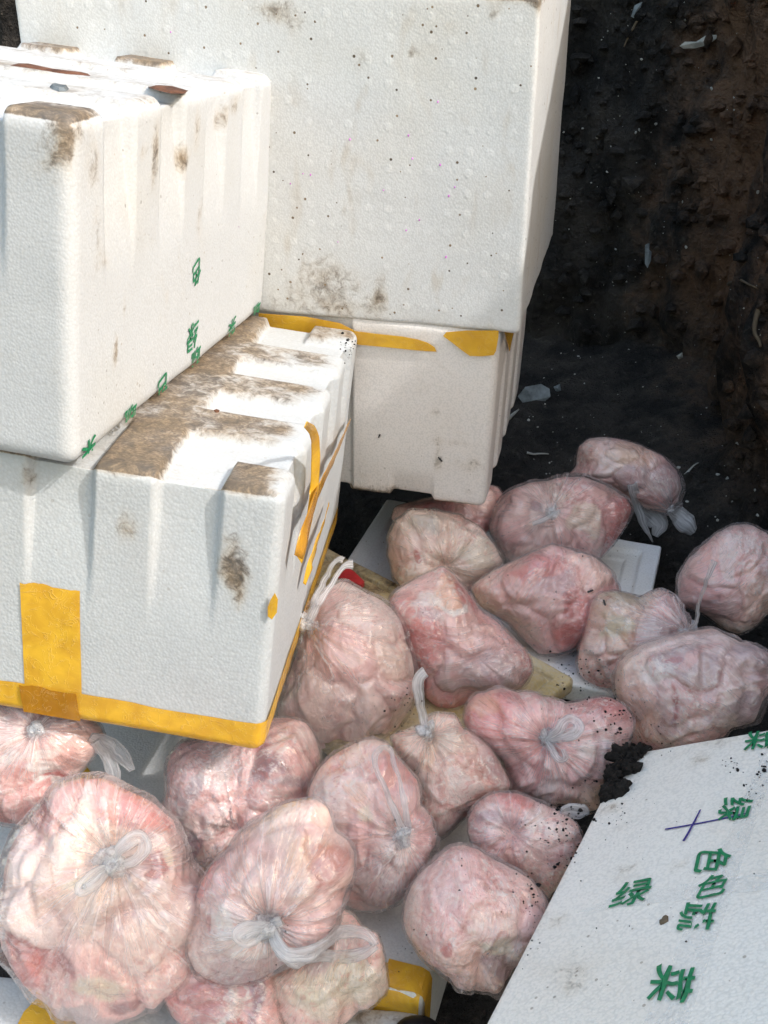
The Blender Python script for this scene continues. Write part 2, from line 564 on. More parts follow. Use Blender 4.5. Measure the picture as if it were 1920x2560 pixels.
def gridbox(L, W, H, r=0.012, step=0.010, xe=(), ye=(), ze=(), w=0.006, recess=None, depth=0.009, taper=0.0, dent=0.0012, seed=1, flat_top=False):
    xs, ys, zs = lines(-L, 0, step, r, xe, w), lines(0, W, step, r, ye, w), lines(0, H, step, r, ze, w)
    V, F, idx = [], [], {}

    def vid(p):
        kx = (round(p[0], 5), round(p[1], 5), round(p[2], 5))
        if kx not in idx:
            idx[kx] = len(V)
            V.append(kx)
        return idx[kx]

    def face(A, B_, fn, flip):
        g = [[vid(fn(a, b)) for b in B_] for a in A]
        for i in range(len(A) - 1):
            for j in range(len(B_) - 1):
                q = (g[i][j], g[i + 1][j], g[i + 1][j + 1], g[i][j + 1])
                F.append(q[::-1] if flip else q)
    face(xs, ys, lambda a, b: (a, b, H), False)
    face(xs, ys, lambda a, b: (a, b, 0.0), True)
    face(xs, zs, lambda a, b: (a, 0.0, b), False)
    face(xs, zs, lambda a, b: (a, W, b), True)
    face(ys, zs, lambda a, b: (0.0, a, b), False)
    face(ys, zs, lambda a, b: (-L, a, b), True)
    P = np.array(V)
    lo, hi = np.array([-L, 0, 0]) + r, np.array([0, W, H]) - r
    inner = np.clip(P, lo, hi)
    n = P - inner
    n /= np.linalg.norm(n, axis=1)[:, None]
    Q = inner + n * r
    if recess is not None:
        g = recess(P)
        Q = Q - n * (depth * g)[:, None]
    else:
        g = np.zeros(len(P))
    Q = Q + n * (dent * fbm(P * 14, seed, 3))[:, None]
    k = P[:, 2] * taper
    Q[:, 0] += k * (-2 * (P[:, 0] + L / 2) / L)
    Q[:, 1] += k * (-2 * (P[:, 1] - W / 2) / W)
    return P, Q, F, g


def band(v, edges, w=0.0042):
    """1 inside the odd intervals between the edges (0 outside)"""
    s = np.zeros_like(v)
    for a, b in edges:
        s = np.maximum(s, smooth(a - w, a + w, v) * smooth(b + w, b - w, v))
    return s


def frame(b, L=None):
    R = rot3(b[3], b[4], b[5])
    m = R.to_4x4()
    m.translation = Vector(b[:3])
    return m


def on_face(mw, px, axis, off):
    """photo point -> local point on a face plane of a box"""
    inv = mw.inverted()
    o = inv @ Vector(CAM)
    d = inv.to_3x3() @ Vector(ray(px))
    t = (off - o[axis]) / d[axis]
    return np.array(o + d * t)


def crop(c, s, pts):
    return [(c[0] + x / s, c[1] + y / s) for x, y in pts]


def gauss(P, axes, c, s):
    q = 0
    for a, cc, ss in zip(axes, c, s):
        q = q + ((P[:, a] - cc) / ss) ** 2
    return np.exp(-q)


def patch(name, mat, parent, pts, nrm, th=0.0008, sub=None, wav=0.0):
    """thin solid patch from local outline points lying in a plane"""
    bm = bmesh.new()
    vs = [bm.verts.new(Vector(p)) for p in pts]
    f = bm.faces.new(vs)
    bm.normal_update()
    if f.normal.dot(Vector(nrm)) < 0:
        f.normal_flip()
    ex = bmesh.ops.extrude_face_region(bm, geom=[f])
    for v in ex['geom']:
        if isinstance(v, bmesh.types.BMVert):
            v.co += Vector(nrm) * th
    bmesh.ops.recalc_face_normals(bm, faces=bm.faces)
    me = bpy.data.meshes.new(name)
    bm.to_mesh(me)
    bm.free()
    me.materials.append(mat)
    o = bpy.data.objects.new(name, me)
    C.objects.link(o)
    o.parent = parent
    return o


def strip(name, mat, parent, pts, widths, side, th=0.0006, wob=0.0, seed=0, n=60, curl=0.0):
    """ribbon of tape along a polyline; side = function giving the across vector"""
    pts = np.array(pts, float)
    s = np.r_[0, np.cumsum(np.linalg.norm(np.diff(pts, axis=0), axis=1))]
    t = np.linspace(0, s[-1], n)
    Pc = np.stack([np.interp(t, s, pts[:, k]) for k in range(3)], 1)
    for _ in range(3):
        Pc[1:-1] = (Pc[:-2] + 2 * Pc[1:-1] + Pc[2:]) / 4
    wd = np.interp(t, s, widths)
    tg = np.gradient(Pc, axis=0)
    tg /= np.linalg.norm(tg, axis=1)[:, None] + 1e-9
    nr = np.array(side, float)
    ac = np.cross(tg, nr)
    ac /= np.linalg.norm(ac, axis=1)[:, None] + 1e-9
    m = 7
    V = []
    us = np.linspace(-1, 1, m)
    for u in us:
        q = Pc + ac * (u * wd / 2)[:, None]
        nz = fbm(np.stack([t * 30, np.full(n, u * 1.5), np.full(n, seed * 3.7)], 1), seed, 2)
        q = q + nr[None, :] * (wob * nz + curl * wd * u * u)[:, None]
        V.append(q)
    V = np.stack(V, 1).reshape(-1, 3)
    F = grid_faces(n, m)
    N = len(V)
    V2 = np.concatenate([V, V + nr[None, :] * th])
    F2 = [f[::-1] for f in F] + [tuple(i + N for i in f) for f in F]
    rim = [i * m for i in range(n)] + [(n - 1) * m + j for j in range(1, m)] + [i * m + m - 1 for i in range(n - 2, -1, -1)] + list(range(m - 2, 0, -1))
    for a, b in zip(rim, rim[1:] + rim[:1]):
        F2.append((a, b, b + N, a + N))
    return obj(name, V2, F2, mat, parent)


GLYPH = {}


def glyph(ch):
    if ch not in GLYPH:
        cu = bpy.data.curves.new('glyph', 'FONT')
        cu.body = ch
        cu.size = 1.0
        cu.offset = 0.013
        cu.shear = 0.12
        cu.align_x = 'CENTER'
        cu.align_y = 'CENTER'
        o = bpy.data.objects.new('glyph', cu)
        C.objects.link(o)
        me = bpy.data.meshes.new_from_object(o.evaluated_get(bpy.context.evaluated_depsgraph_get()))
        bpy.data.objects.remove(o)
        bpy.data.curves.remove(cu)
        GLYPH[ch] = me
    return GLYPH[ch]


def printed(ch, parent, pos, ex, ey, size, nrm, cut=None, squash=1.0):
    """a printed character lying 0.6 mm above the face; ex, ey: local directions of its right and up"""
    me = glyph(ch).copy()
    ex, ey, nrm = Vector(ex).normalized(), Vector(ey).normalized(), Vector(nrm)
    bm = bmesh.new()
    bm.from_mesh(me)
    cx = sum((v.co.x for v in bm.verts)) / len(bm.verts)
    cy = sum((v.co.y for v in bm.verts)) / len(bm.verts)
    for v in bm.verts:
        x, y = v.co.x - cx, v.co.y - cy
        x, y = x + 0.025 * math.sin(y * 7 + cx * 5), y + 0.03 * math.sin(x * 6)
        v.co = Vector(pos) + ex * (x * size * squash) + ey * (y * size) + nrm * 0.0006
    if cut is not None:
        bmesh.ops.bisect_plane(bm, geom=list(bm.verts) + list(bm.edges) + list(bm.faces), plane_co=(0, 0, cut), plane_no=(0, 0, 1), clear_inner=True)
    bm.to_mesh(me)
    bm.free()
    me.materials.clear()
    me.materials.append(M['green'])
    o = bpy.data.objects.new('printed_character', me)
    C.objects.link(o)
    o.parent = parent
    return o


# --- box A: upturned ribbed box on top of the left stack
A = [-0.31507, 1.04541, 0.55455, -0.18449, -0.07272, 0.08645]
LA, WA, HA = 0.50, 0.66862, 0.34217
PY = WA / 9
PX = LA / 7
EY_A = [PY * i for i in range(1, 9)]
EX_A = [-PX * i for i in range(1, 7)]


def rec_A(P):
    x, y, z = P[:, 0], P[:, 1], P[:, 2]
    cy = band(y, [(EY_A[0], EY_A[1]), (EY_A[2], EY_A[3]), (EY_A[4], EY_A[5]), (EY_A[6], EY_A[7])])
    cx = band(x, [(-PX * 2, -PX), (-PX * 4, -PX * 3), (-PX * 6, -PX * 5)])
    endy = 1 - band(y, [(EY_A[1], EY_A[6])])
    top = np.maximum(cy, cx * endy)
    top = np.maximum(top, 0)
    fade = smooth(0.16, 0.33, z)
    on_top = smooth(HA - 0.004, HA - 0.0005, z)
    right = smooth(-0.004, -0.0005, x) + smooth(-LA + 0.004, -LA + 0.0005, x)
    front = smooth(0.004, 0.0005, y) + smooth(WA - 0.004, WA - 0.0005, y)
    g = np.where(on_top > 0.5, top, np.where(right > 0.5, cy * fade, np.where(front > 0.5, cx * fade, 0)))
    return g


def dirt_A(P, g):
    P = P + 0.006 * np.stack([fbm(P * 32 + 9 * k, 70 + k, 3) for k in range(3)], 1) * np.array([1, 1, 0])
    g = g * 0.66
    x, y, z = P[:, 0], P[:, 1], P[:, 2]
    t = smooth(HA - 0.006, HA - 0.001, z) * (1 - g)
    d = 0.34 * t
    d += 0.55 * t * gauss(P, (0, 1), (-0.035, 0.02), (0.06, 0.055))
    d += 0.45 * t * band(y, [(EY_A[6], WA)]) * band(x, [(-PX * 3, -PX * 2), (-PX * 5, -PX * 4), (-PX * 7, -PX * 6)])
    d += 0.25 * t * gauss(P, (1,), (0.32,), (0.02,)) * smooth(-0.05, -0.2, x)
    d += 0.62 * gauss(P, (0, 1, 2), (0.0, 0.0, HA), (0.02, 0.03, 0.035))
    R = smooth(-0.006, -0.001, x)
    for cy_, cz, sy, sz, a in ((0.205, 0.285, .014, .034, .62), (0.30, 0.27, .012, .018, .55), (0.335, 0.30, .014, .03, .40), (0.44, 0.30, .012, .016, .5), (0.48, 0.315, .03, .016, .4),
                               (0.665, 0.335, .02, .02, .5), (0.045, 0.30, .02, .03, .42), (0.17, 0.29, .012, .012, .40), (0.055, 0.235, .015, .02, .38), (0.10, 0.105, .006, .035, .66), (0.125, 0.13, .004, .018, .55),
                               (0.07, 0.20, .03, .02, .32), (0.36, 0.19, .02, .05, .28), (0.63, 0.20, .01, .02, .45), (0.25, 0.12, .01, .012, .36)):
        d += 1.25 * a * R * gauss(P, (1, 2), (cy_, cz), (sy, sz))
    F_ = smooth(0.006, 0.001, y)
    d += 0.42 * F_ * gauss(P, (0, 2), (-0.03, HA - 0.03), (0.08, 0.03))
    d += 0.25 * F_ * gauss(P, (0, 2), (-0.02, 0.1), (0.02, 0.12))
    return np.clip(d, 0, 1)


mA = frame(A)
boxA = empty('foam_box', mA, 'white ribbed foam box turned upside down on top of the left stack, its ridges dirty', 'foam box', 'white foam boxes')
P_, Q_, F_, g_ = gridbox(LA, WA, HA, 0.016, 0.0105, EX_A, EY_A, w=0.006, recess=rec_A, depth=0.0140, taper=0.008, seed=3)
bodyA = obj('body', Q_, F_, M['foam_A'], boxA, attrs={'dirt': dirt_A(P_, g_)})
# print along the lower rim of its long side, upside down
for ch, y, z, rz_, s in (('色', 0.351, 0.128, 0.25, 0.034), ('绿', 0.346, 0.040, 0.0, 0.040), ('蔬', 0.353, 0.004, 0.1, 0.036), ('菜', 0.033, -0.006, 0.1, 0.036), ('蔬', 0.137, -0.002, 0.0, 0.036), ('色', 0.243, 0.000, 0.1, 0.036),
                          ('菜', 0.509, 0.002, 0.15, 0.034), ('蔬', 0.621, -0.001, 0.0, 0.036)):
    tp = 0.008 * z
    z = z + (0.011 if z < 0.05 else 0.0)
    printed(ch, bodyA, (-tp + 0.0006, y, z), (0, -math.cos(rz_), -math.sin(rz_)), (0, math.sin(rz_), -math.cos(rz_)), s, (1, 0, 0), cut=0.005)

# --- box C: upturned ribbed box with yellow tape, second of the left stack
Cb = [-0.13284, 1.0301, 0.2039, -0.08976, -0.06721, 0.10623]
LC, WC, HC_ = 0.485, 0.63121, 0.3241
QY = WC / 9
QX = LC / 7
EY_C = [QY * i for i in range(1, 9)]
EX_C = [-QX * i for i in range(1, 7)]


def rec_C(P):
    x, y, z = P[:, 0], P[:, 1], P[:, 2]
    cy = band(y, [(EY_C[0], EY_C[1]), (EY_C[2], EY_C[3]), (EY_C[4], EY_C[5]), (EY_C[6], EY_C[7])])
    cx = band(x, [(-QX * 2, -QX), (-QX * 4, -QX * 3), (-QX * 6, -QX * 5)])
    edx = 1 - band(x, [(-QX * 5, -QX * 2)])
    edy = 1 - band(y, [(EY_C[1], EY_C[6])])
    top = np.maximum(cy * edx, cx * edy)
    fade = smooth(0.13, 0.31, z)
    on_top = smooth(HC_ - 0.004, HC_ - 0.0005, z)
    right = smooth(-0.004, -0.0005, x) + smooth(-LC + 0.004, -LC + 0.0005, x)
    front = smooth(0.004, 0.0005, y) + smooth(WC - 0.004, WC - 0.0005, y)
    return np.where(on_top > 0.5, top, np.where(right > 0.5, cy * fade, np.where(front > 0.5, cx * fade, 0)))


def dirt_C(P, g):
    P = P + 0.006 * np.stack([fbm(P * 32 + 9 * k, 70 + k, 3) for k in range(3)], 1) * np.array([1, 1, 0])
    g = g * 0.66
    x, y, z = P[:, 0], P[:, 1], P[:, 2]
    t = smooth(HC_ - 0.006, HC_ - 0.001, z) * (1 - g)
    d = 0.40 * t * smooth(-0.01, -0.05, x) + 0.14 * t
    d += 0.22 * t * smooth(-0.10, -0.17, x)
    d += 0.20 * t * gauss(P, (0, 1), (-0.17, 0.05), (0.06, 0.08))
    d += 0.35 * t * gauss(P, (0, 1), (-0.04, 0.035), (0.04, 0.04))
    for cx_, cy_, sx, sy, a in ((-0.09, 0.175, .04, .02, .30), (-0.03, 0.33, .035, .015, .30), (-0.025, 0.45, .03, .014, .30), (-0.012, 0.60, .014, .022, .6), (-0.03, 0.18, .02, .012, .3)):
        d += a * t * gauss(P, (0, 1), (cx_, cy_), (sx, sy))
    Fm = smooth(0.006, 0.001, y)
    for cx_, cz, sx, sz, a in ((-0.165, 0.262, .014, .024, .60), (-0.055, 0.245, .016, .035, .70), (-0.04, 0.225, .014, .024, .60), (-0.04, 0.19, .010, .016, .45), (-0.28, 0.30, .012, .02, .5)):
        d += a * Fm * gauss(P, (0, 2), (cx_, cz), (sx, sz))
    d += 0.5 * gauss(P, (0, 1, 2), (-0.045, 0.0, HC_), (0.04, 0.018, 0.014))
    d += 0.5 * gauss(P, (0, 1, 2), (-0.18, 0.0, HC_), (0.04, 0.018, 0.012))
    return np.clip(d, 0, 1)


mC = frame(Cb)
boxC = empty('foam_box', mC, 'white ribbed foam box with yellow tape along its lower rim, under the topmost left box', 'foam box', 'white foam boxes')
P_, Q_, F_, g_ = gridbox(LC, WC, HC_, 0.014, 0.010, EX_C, EY_C, w=0.006, recess=rec_C, depth=0.0125, taper=0.012, seed=5)
obj('body', Q_, F_, M['foam_C'], boxC, attrs={'dirt': dirt_C(P_, g_)})


def wrap_band(parent, mat, L, W, z0, z1, r, taper, xa=None, ya=None, name='tape_band', wob=0.001):
    """tape round the front-right corner and under the rim: strip following the outline of the box"""
    path = []
    for x in np.linspace(xa, -r, 40):
        path.append((x, 0.0, 0, -1))
    for t in np.linspace(0, math.pi / 2, 8)[1:-1]:
        path.append((-r + r * math.sin(t), r - r * math.cos(t), math.sin(t), -math.cos(t)))
    for y in np.linspace(r, ya, 40):
        path.append((0.0, y, 1, 0))
    path = np.array(path)
    zz = np.concatenate([[z0 - 0.0], np.linspace(z0 + 0.006, z1, 7)])
    V = []
    for i, (x, y, nx, ny) in enumerate(path):
        for j, z in enumerate(zz):
            e = 0.0012 + wob * abs(float(vnoise(np.array([[x * 30, y * 30, z * 20]]), 9)[0])) - (0.006 if j == 0 else 0)
            k = taper * z
            V.append((x + nx * e - k * nx, y + ny * e - k * ny, z - (0.0015 if j == 0 else 0) + (0.0016 * float(vnoise(np.array([[x * 18, y * 18, 3.0]]), 4)[0]) if j == len(zz) - 1 else 0)))
    return obj(name, V, grid_faces(len(path), len(zz)), mat, parent)


wrap_band(boxC, M['tape'], LC, WC, 0.0, 0.037, 0.014, 0.012, -LC + 0.02, WC - 0.02)
zt = lambda z: (0.012 * z)


def front_patch(name, mat, x0, x1, z0, z1, lift):
    n, m = 14, 22
    V = []
    for i in range(n):
        for j in range(m):
            x = x0 + (x1 - x0) * i / (n - 1) - 0.006 * (j / (m - 1))
            z = z0 + (z1 - z0) * j / (m - 1) + (0.0018 * float(vnoise(np.array([[x * 140, 0, 1.0]]), 2)[0]) if j == m - 1 else 0)
            g = float(rec_C(np.array([[x, 0.0, z]]))[0])
            y = zt(z) + 0.0125 * g - lift - 0.0012 * abs(float(fbm(np.array([[x * 40, 2.0, z * 40]]), 8, 2)[0]))
            V.append((x, y, z))
    return obj(name, V, grid_faces(n, m), mat, boxC)


front_patch('tape_strip', M['tape'], -0.279, -0.212, 0.037, 0.170, 0.0012)
front_patch('tape_overlap', M['tape_dark'], -0.279, -0.212, 0.0015, 0.0375, 0.0034)
# scrap of tape on the front right edge
pt = [on_face(mC, q, 1, -0.0012) for q in crop((0, 1150), 2.183, [(1500, 725), (1517, 760), (1512, 830), (1485, 868), (1462, 850), (1462, 800), (1478, 760)])]
patch('tape_scrap', M['tape'], boxC, pt, (0, -1, 0), 0.0012)
# loose, peeled strands of tape on the long side
K8c, s8 = (640, 760), 2.37


def strand(name, pxs, offs, wds, mat, seed, wob=0.004, curl=0.25):
    q = [on_face(mC, p, 0, o_ + 0.003) for p, o_ in zip(pxs, offs)]
    return strip(name, mat, boxC, q, wds, (0.80, -0.60, 0), wob=wob, seed=seed, curl=curl)


strand('peeled_tape', crop(K8c, s8, [(556, 690), (515, 790), (470, 895), (415, 1010), (360, 1130), (320, 1250), (285, 1370), (250, 1500)]), [0.002, 0.005, 0.008, 0.010, 0.010, 0.010, 0.010, 0.008],
       [0.008, 0.022, 0.026, 0.026, 0.024, 0.024, 0.022, 0.016], M['tape_loose'], 1, 0.0012, 0.0)
strand('peeled_tape', crop(K8c, s8, [(292, 712), (332, 745), (350, 800), (352, 900), (350, 1000), (342, 1110), (322, 1230), (290, 1380), (258, 1520)]),
       [0.003, 0.003, 0.004, 0.005, 0.006, 0.006, 0.007, 0.008, 0.008], [0.007, 0.011, 0.013, 0.014, 0.014, 0.015, 0.016, 0.018, 0.014], M['tape'], 2, 0.0010, 0.0)
strand('peeled_tape', crop(K8c, s8, [(432, 1180), (405, 1280), (365, 1400), (325, 1530), (285, 1660)]), [0.003, 0.005, 0.007, 0.007, 0.004], [0.004, 0.016, 0.020, 0.016, 0.006], M['tape'], 3, 0.0014, 0.0)

# --- box B: big dimpled box at the back
Bb = [0.19091, 1.62065, 0.49876, -0.20706, 0.00498, -0.01807]
LB, WB, HB = 0.74064, 0.51839, 0.455
mB = frame(Bb)


def dirt_B(P, g):
    x, y, z = P[:, 0], P[:, 1], P[:, 2]
    Fm = smooth(0.006, 0.001, y)
    d = 0.9 * smooth(HB - 0.006, HB - 0.001, z)
    d += 0.55 * gauss(P, (2,), (HB,), (0.012,)) * smooth(-0.14, -0.02, x)
    d += Fm * (0.30 * gauss(P, (0, 2), (-0.30, 0.06), (0.10, 0.07)) + 0.22 * gauss(P, (2,), (0.0,), (0.05,)) + 0.22 * gauss(P, (0, 2), (-0.45, 0.40), (0.18, 0.06)))
    for cx_, cz, sx, sz, a in ((-0.115, 0.415, .012, .012, .40), (-0.165, 0.385, .008, .012, .42), (-0.145, 0.385, .02, .012, .30), (-0.24, 0.37, .02, .02, .26), (-0.36, 0.43, .02, .012, .4), (-0.18, 0.185, .01, .006, .42),
                               (-0.26, 0.17, .01, .02, .32), (-0.21, 0.045, .012, .03, .30), (-0.28, 0.05, .03, .03, .22), (-0.33, 0.42, .02, .02, .3), (-0.06, 0.43, .01, .01, .35)):
        d += 1.2 * a * Fm * gauss(P, (0, 2), (cx_, cz), (sx, sz))
    d += 0.4 * gauss(P, (0, 1, 2), (0.0, 0.0, HB - 0.01), (0.012, 0.012, 0.02))
    return np.clip(d, 0, 1)


boxB = empty('foam_box', mB, 'large white foam box with dimpled speckled front standing at the back', 'foam box', 'white foam boxes')
P_, Q_, F_, g_ = gridbox(LB, WB, HB, 0.007, 0.012, seed=9, dent=0.0015)
obj('body', Q_, F_, M['foam_B'], boxB, attrs={'dirt': dirt_B(P_, g_)})

# --- box D: slotted box under B
Db = [0.16355, 1.65552, 0.18308, -0.21103, 0.06994, -0.01134]
LD, WD, HD = 0.65, 0.42032, 0.318
mD = frame(Db)


def rec_D(P):
    x, y, z = P[:, 0], P[:, 1], P[:, 2]
    low = smooth(0.004, 0.0005, z)
    fx = band(x, [(-0.156, -0.088), (-0.30, -0.228), (-0.46, -0.38)])
    fy = band(y, [(0.075, 0.125), (0.185, 0.235), (0.295, 0.345)])
    right = smooth(-0.004, -0.0005, x)
    front = smooth(0.004, 0.0005, y)
    fade_r = smooth(0.30, 0.03, z)
    fade_f = smooth(0.06, 0.0, z) * 0.8
    bottom = np.maximum(fx, fy)
    left = band(x, [(-0.7, -0.223)], 0.002) * 0.7
    return np.where(low > 0.5, bottom, np.where(front > 0.5, np.maximum(fx * fade_f, left), np.where(right > 0.5, fy * fade_r, 0)))


def dirt_D(P, g):
    Fm = smooth(0.006, 0.001, P[:, 1])
    d = 0.52 * gauss(P, (2,), (0.0,), (0.010,))
    for cx_, cz, sx, sz, a in ((-0.20, 0.012, .035, .014, .30), (-0.155, 0.018, .02, .012, .3), (-0.03, 0.03, .016, .006, .38), (-0.082, 0.085, .008, .045, .34), (-0.04, 0.118, .045, .008, .28), (-0.035, 0.075, .045, .022, .26),
                               (-0.015, 0.085, .018, .02, .22), (-0.09, 0.17, .014, .012, .28), (-0.10, 0.13, .03, .03, .16)):
        d += a * Fm * gauss(P, (0, 2), (cx_, cz), (sx, sz))
    return np.clip(d, 0, 1)


boxD = empty('foam_box', mD, 'white foam box beneath the large dimpled box, torn yellow tape at its top', 'foam box', 'white foam boxes')
P_, Q_, F_, g_ = gridbox(LD, WD, HD, 0.014, 0.010, [-0.088, -0.156, -0.228, -0.30, -0.38, -0.46, -0.223], [0.075, 0.125, 0.185, 0.235, 0.295, 0.345], w=0.005, recess=rec_D, depth=0.011, taper=-0.018, seed=13)
obj('body', Q_, F_, M['foam_D'], boxD, attrs={'dirt': dirt_D(P_, g_)})


def d_front(q, lift):
    p = on_face(mD, q, 1, -0.0055)
    return np.array([p[0], -0.018 * p[2] - lift, p[2]])


patch('tape_strip', M['tape'], boxD, [d_front(q, 0.003) for q in crop(K8c, s8, [(20, 50), (300, 70), (500, 108), (590, 155), (700, 170), (870, 188), (960, 205), (1020, 225), (1060, 252), (1072, 278), (980, 272), (880, 262), (740, 248), (610, 236), (400, 200), (20, 150)])], (0, -1, 0), 0.0008)
patch('tape_corner', M['tape'], boxD, [d_front(q, 0.004) for q in crop(K8c, s8, [(1112, 182), (1130, 160), (1250, 150), (1440, 150), (1440, 185), (1425, 270), (1410, 295), (1340, 302), (1270, 300), (1225, 268), (1170, 225)])], (0, -1, 0), 0.0012)
patch('tape_corner', M['tape'], boxD, [on_face(mD, q, 0, 0.006) for q in crop(K8c, s8, [(1470, 160), (1530, 150), (1510, 230), (1500, 280), (1490, 240)])], (1, 0, 0), 0.001)


# --- printed lid G, bottom right, leaning up to the right
gy, gt = math.radians(26.8), math.radians(33.5)
e1 = Vector((math.sin(gy), math.cos(gy), 0))
e2 = Vector((math.cos(gy), -math.sin(gy), 0)) * math.cos(gt) + Vector((0, 0, 1)) * math.sin(gt)
e3 = e2.cross(e1)
og = Vector(at_z((1560, 1884), 0.14))
LG, WG, TG = 0.44, 0.66, 0.05
mG = Matrix(((e2.x, e1.x, e3.x, 0), (e2.y, e1.y, e3.y, 0), (e2.z, e1.z, e3.z, 0), (0, 0, 0, 1)))
mG.translation = og + e2 * LG - e1 * WG - e3 * TG           # local: x -LG..0, y 0..WG, z 0..TG
boxG = empty('foam_cover', mG, 'white foam lid printed with green characters and a blue pen cross, leaning at bottom right', 'foam lid')


def dirt_G(P, g):
    t = smooth(TG - 0.006, TG - 0.001, P[:, 2])
    d = 0.10 + 0.22 * gauss(P, (1,), (WG,), (0.03,)) * t + 0.2 * gauss(P, (0,), (-LG,), (0.008,))
    for q, s, a in (((1390, 2300), .02, .30), ((1440, 2470), .018, .33), ((1420, 2420), .03, .22), ((1560, 2180), .02, .24), ((1530, 2020), .016, .34), ((1560, 2060), .014, .30), ((1690, 2170), .012, .30), ((1745, 1905), .014, .3), ((1560, 2400), .03, .16), ((1600, 2250), .012, .2)):
        c = on_face(mG, q, 2, TG)
        d = d + 1.0 * a * t * gauss(P, (0, 1), (c[0], c[1]), (s, s * 0.8))
    return np.clip(d, 0, 1)


P_, Q_, F_, g_ = gridbox(LG, WG, TG, 0.006, 0.011, seed=17, dent=0.0005)
panelG = obj('panel', Q_, F_, M['foam_G'], boxG, attrs={'dirt': dirt_G(P_, g_)})
M4, s4 = (1200, 1800), 2.304


def gl(q, h=0.0):
    return on_face(mG, crop(M4, s4, [q])[0], 2, TG + h)


def text_on_lid(ch, q, right, size):
    p = gl(q)
    r_ = gl((q[0] + right[0], q[1] + right[1])) - p
    ex = Vector((r_[0], r_[1], 0)).normalized()
    ey = Vector((-ex.y, ex.x, 0))
    printed(ch, panelG, (p[0], p[1], TG + 0.0012), ex, ey, size, (0, 0, 1))


down = (-120, 330)
for ch, q, rt, s in (('菜', (1610, 120), down, 0.040), ('绿', (1452, 512), down, 0.041), ('色', (1335, 812), down, 0.041), ('蔬', (1208, 1168), down, 0.040), ('菜', (1098, 1520), down, 0.046),
                      ('绿', (860, 1022), (200, -35), 0.042), ('色', (1335, 970), (200, -30), 0.035)):
    text_on_lid(ch, q, rt, s)
pcl = [gl(q, 0.0003) for q in ((1640, 190), (1700, 260), (1180, 1800), (920, 1800))]
patch('clear_tape', M['clear'], boxG, pcl, (0, 0, 1), 0.0006)
pcl = [gl(q, 0.0010) for q in ((560, 1110), (1800, 960), (1800, 860), (820, 1000))]
patch('clear_tape', M['clear'], boxG, pcl, (0, 0, 1), 0.0006)


def stroke(name, mat, parent, qs, wd, lift):
    strip(name, mat, parent, [gl(q, lift) for q in qs], wd, (0, 0, 1), th=0.0003, n=24)


stroke('pen_stroke', M['ink'], panelG, [(1065, 630), (1180, 610), (1300, 588), (1430, 562), (1550, 532)], [0.0022, 0.002, 0.002, 0.0018, 0.0006], 0.0012)
stroke('pen_stroke', M['ink'], panelG, [(1270, 516), (1240, 575), (1200, 650), (1172, 697)], [0.0016, 0.0022, 0.0024, 0.0026], 0.0016)

# --- floor box F under the left bags
fyaw = math.radians(-15)
fe2 = Vector((math.cos(fyaw), math.sin(fyaw), 0)); fe1 = Vector((-math.sin(fyaw), math.cos(fyaw), 0))
corner_f = Vector(at_z((1060, 2490), 0.0))
LF, WF, HF = 0.66, 0.62, 0.24
mF = Matrix.Rotation(fyaw, 4, 'Z')
mF.translation = corner_f + Vector((0, 0, -HF))
boxF = empty('foam_box', mF, 'white foam box lying under the bags at bottom left, yellow tape over its corner', 'foam box', 'white foam boxes')
P_, Q_, F_, g_ = gridbox(LF, WF, HF, 0.012, 0.014, seed=19)
obj('body', Q_, F_, M['foam_F'], boxF, attrs={'dirt': np.full(len(P_), 0.15)})


def f_band(xa, xb, name='tape_band'):
    """tape running over the top and down the front face, between x = xa and xb"""
    prof = [(0.03, HF + 0.0015)] + [(y, HF + 0.0015) for y in np.linspace(0.025, 0.012, 4)] + [(0.004, HF - 0.002), (-0.0015, HF - 0.010)] + [(-0.0018, z) for z in np.linspace(HF - 0.02, 0.05, 10)]
    V = []
    for x in np.linspace(xa, xb, 12):
        for y, z in prof:
            V.append((x, y, z + 0.001 * float(vnoise(np.array([[x * 40, y * 40, z * 40]]), 3)[0])))
    return obj(name, V, grid_faces(12, len(prof)), M['tape'], boxF)


f_band(-0.005, -0.075)


def f_side_band():
    prof = [(y, 0.0018, z) for y, z in []]
    V = []
    for y in np.linspace(0.0, 0.035, 10):
        for x, z in [(-0.05, HF + 0.003), (-0.012, HF + 0.003), (-0.002, HF - 0.002), (0.0016, HF - 0.012), (0.0018, HF - 0.06), (0.0018, HF - 0.12), (0.0018, 0.03)]:
            V.append((x, y, z))
    return obj('tape_band', V, grid_faces(10, 7), M['tape'], boxF)


f_side_band()
patch('tape_strip', M['tape'], boxF, [on_face(mF, q, 2, HF + 0.0012) for q in ((190, 1960), (215, 1915), (245, 1955), (262, 1985), (230, 2010))], (0, 0, 1), 0.0008)

m2 = Matrix.Rotation(math.radians(-4), 4, 'Z')
m2.translation = Vector(at_z((1004, 2520), -0.03)) + Vector((0, -0.42, -0.22))
box2 = empty('foam_box', m2, 'dirty white foam box at the bottom edge, partly under the biggest bag', 'foam box', 'white foam boxes')
P_, Q_, F_, g_ = gridbox(0.62, 0.42, 0.22, 0.014, 0.014, seed=37)
obj('body', Q_, F_, M['foam_C'], box2, attrs={'dirt': 0.12 + 0.5 * gauss(P_, (0, 1), (-0.05, 0.40), (0.10, 0.02))})
patch('tape_strip', M['tape'], box2, [on_face(m2, q, 2, 0.2212) for q in ((40, 2570), (60, 2530), (100, 2490), (140, 2500), (230, 2540), (240, 2570), (200, 2620), (30, 2620))], (0, 0, 1), 0.0008)

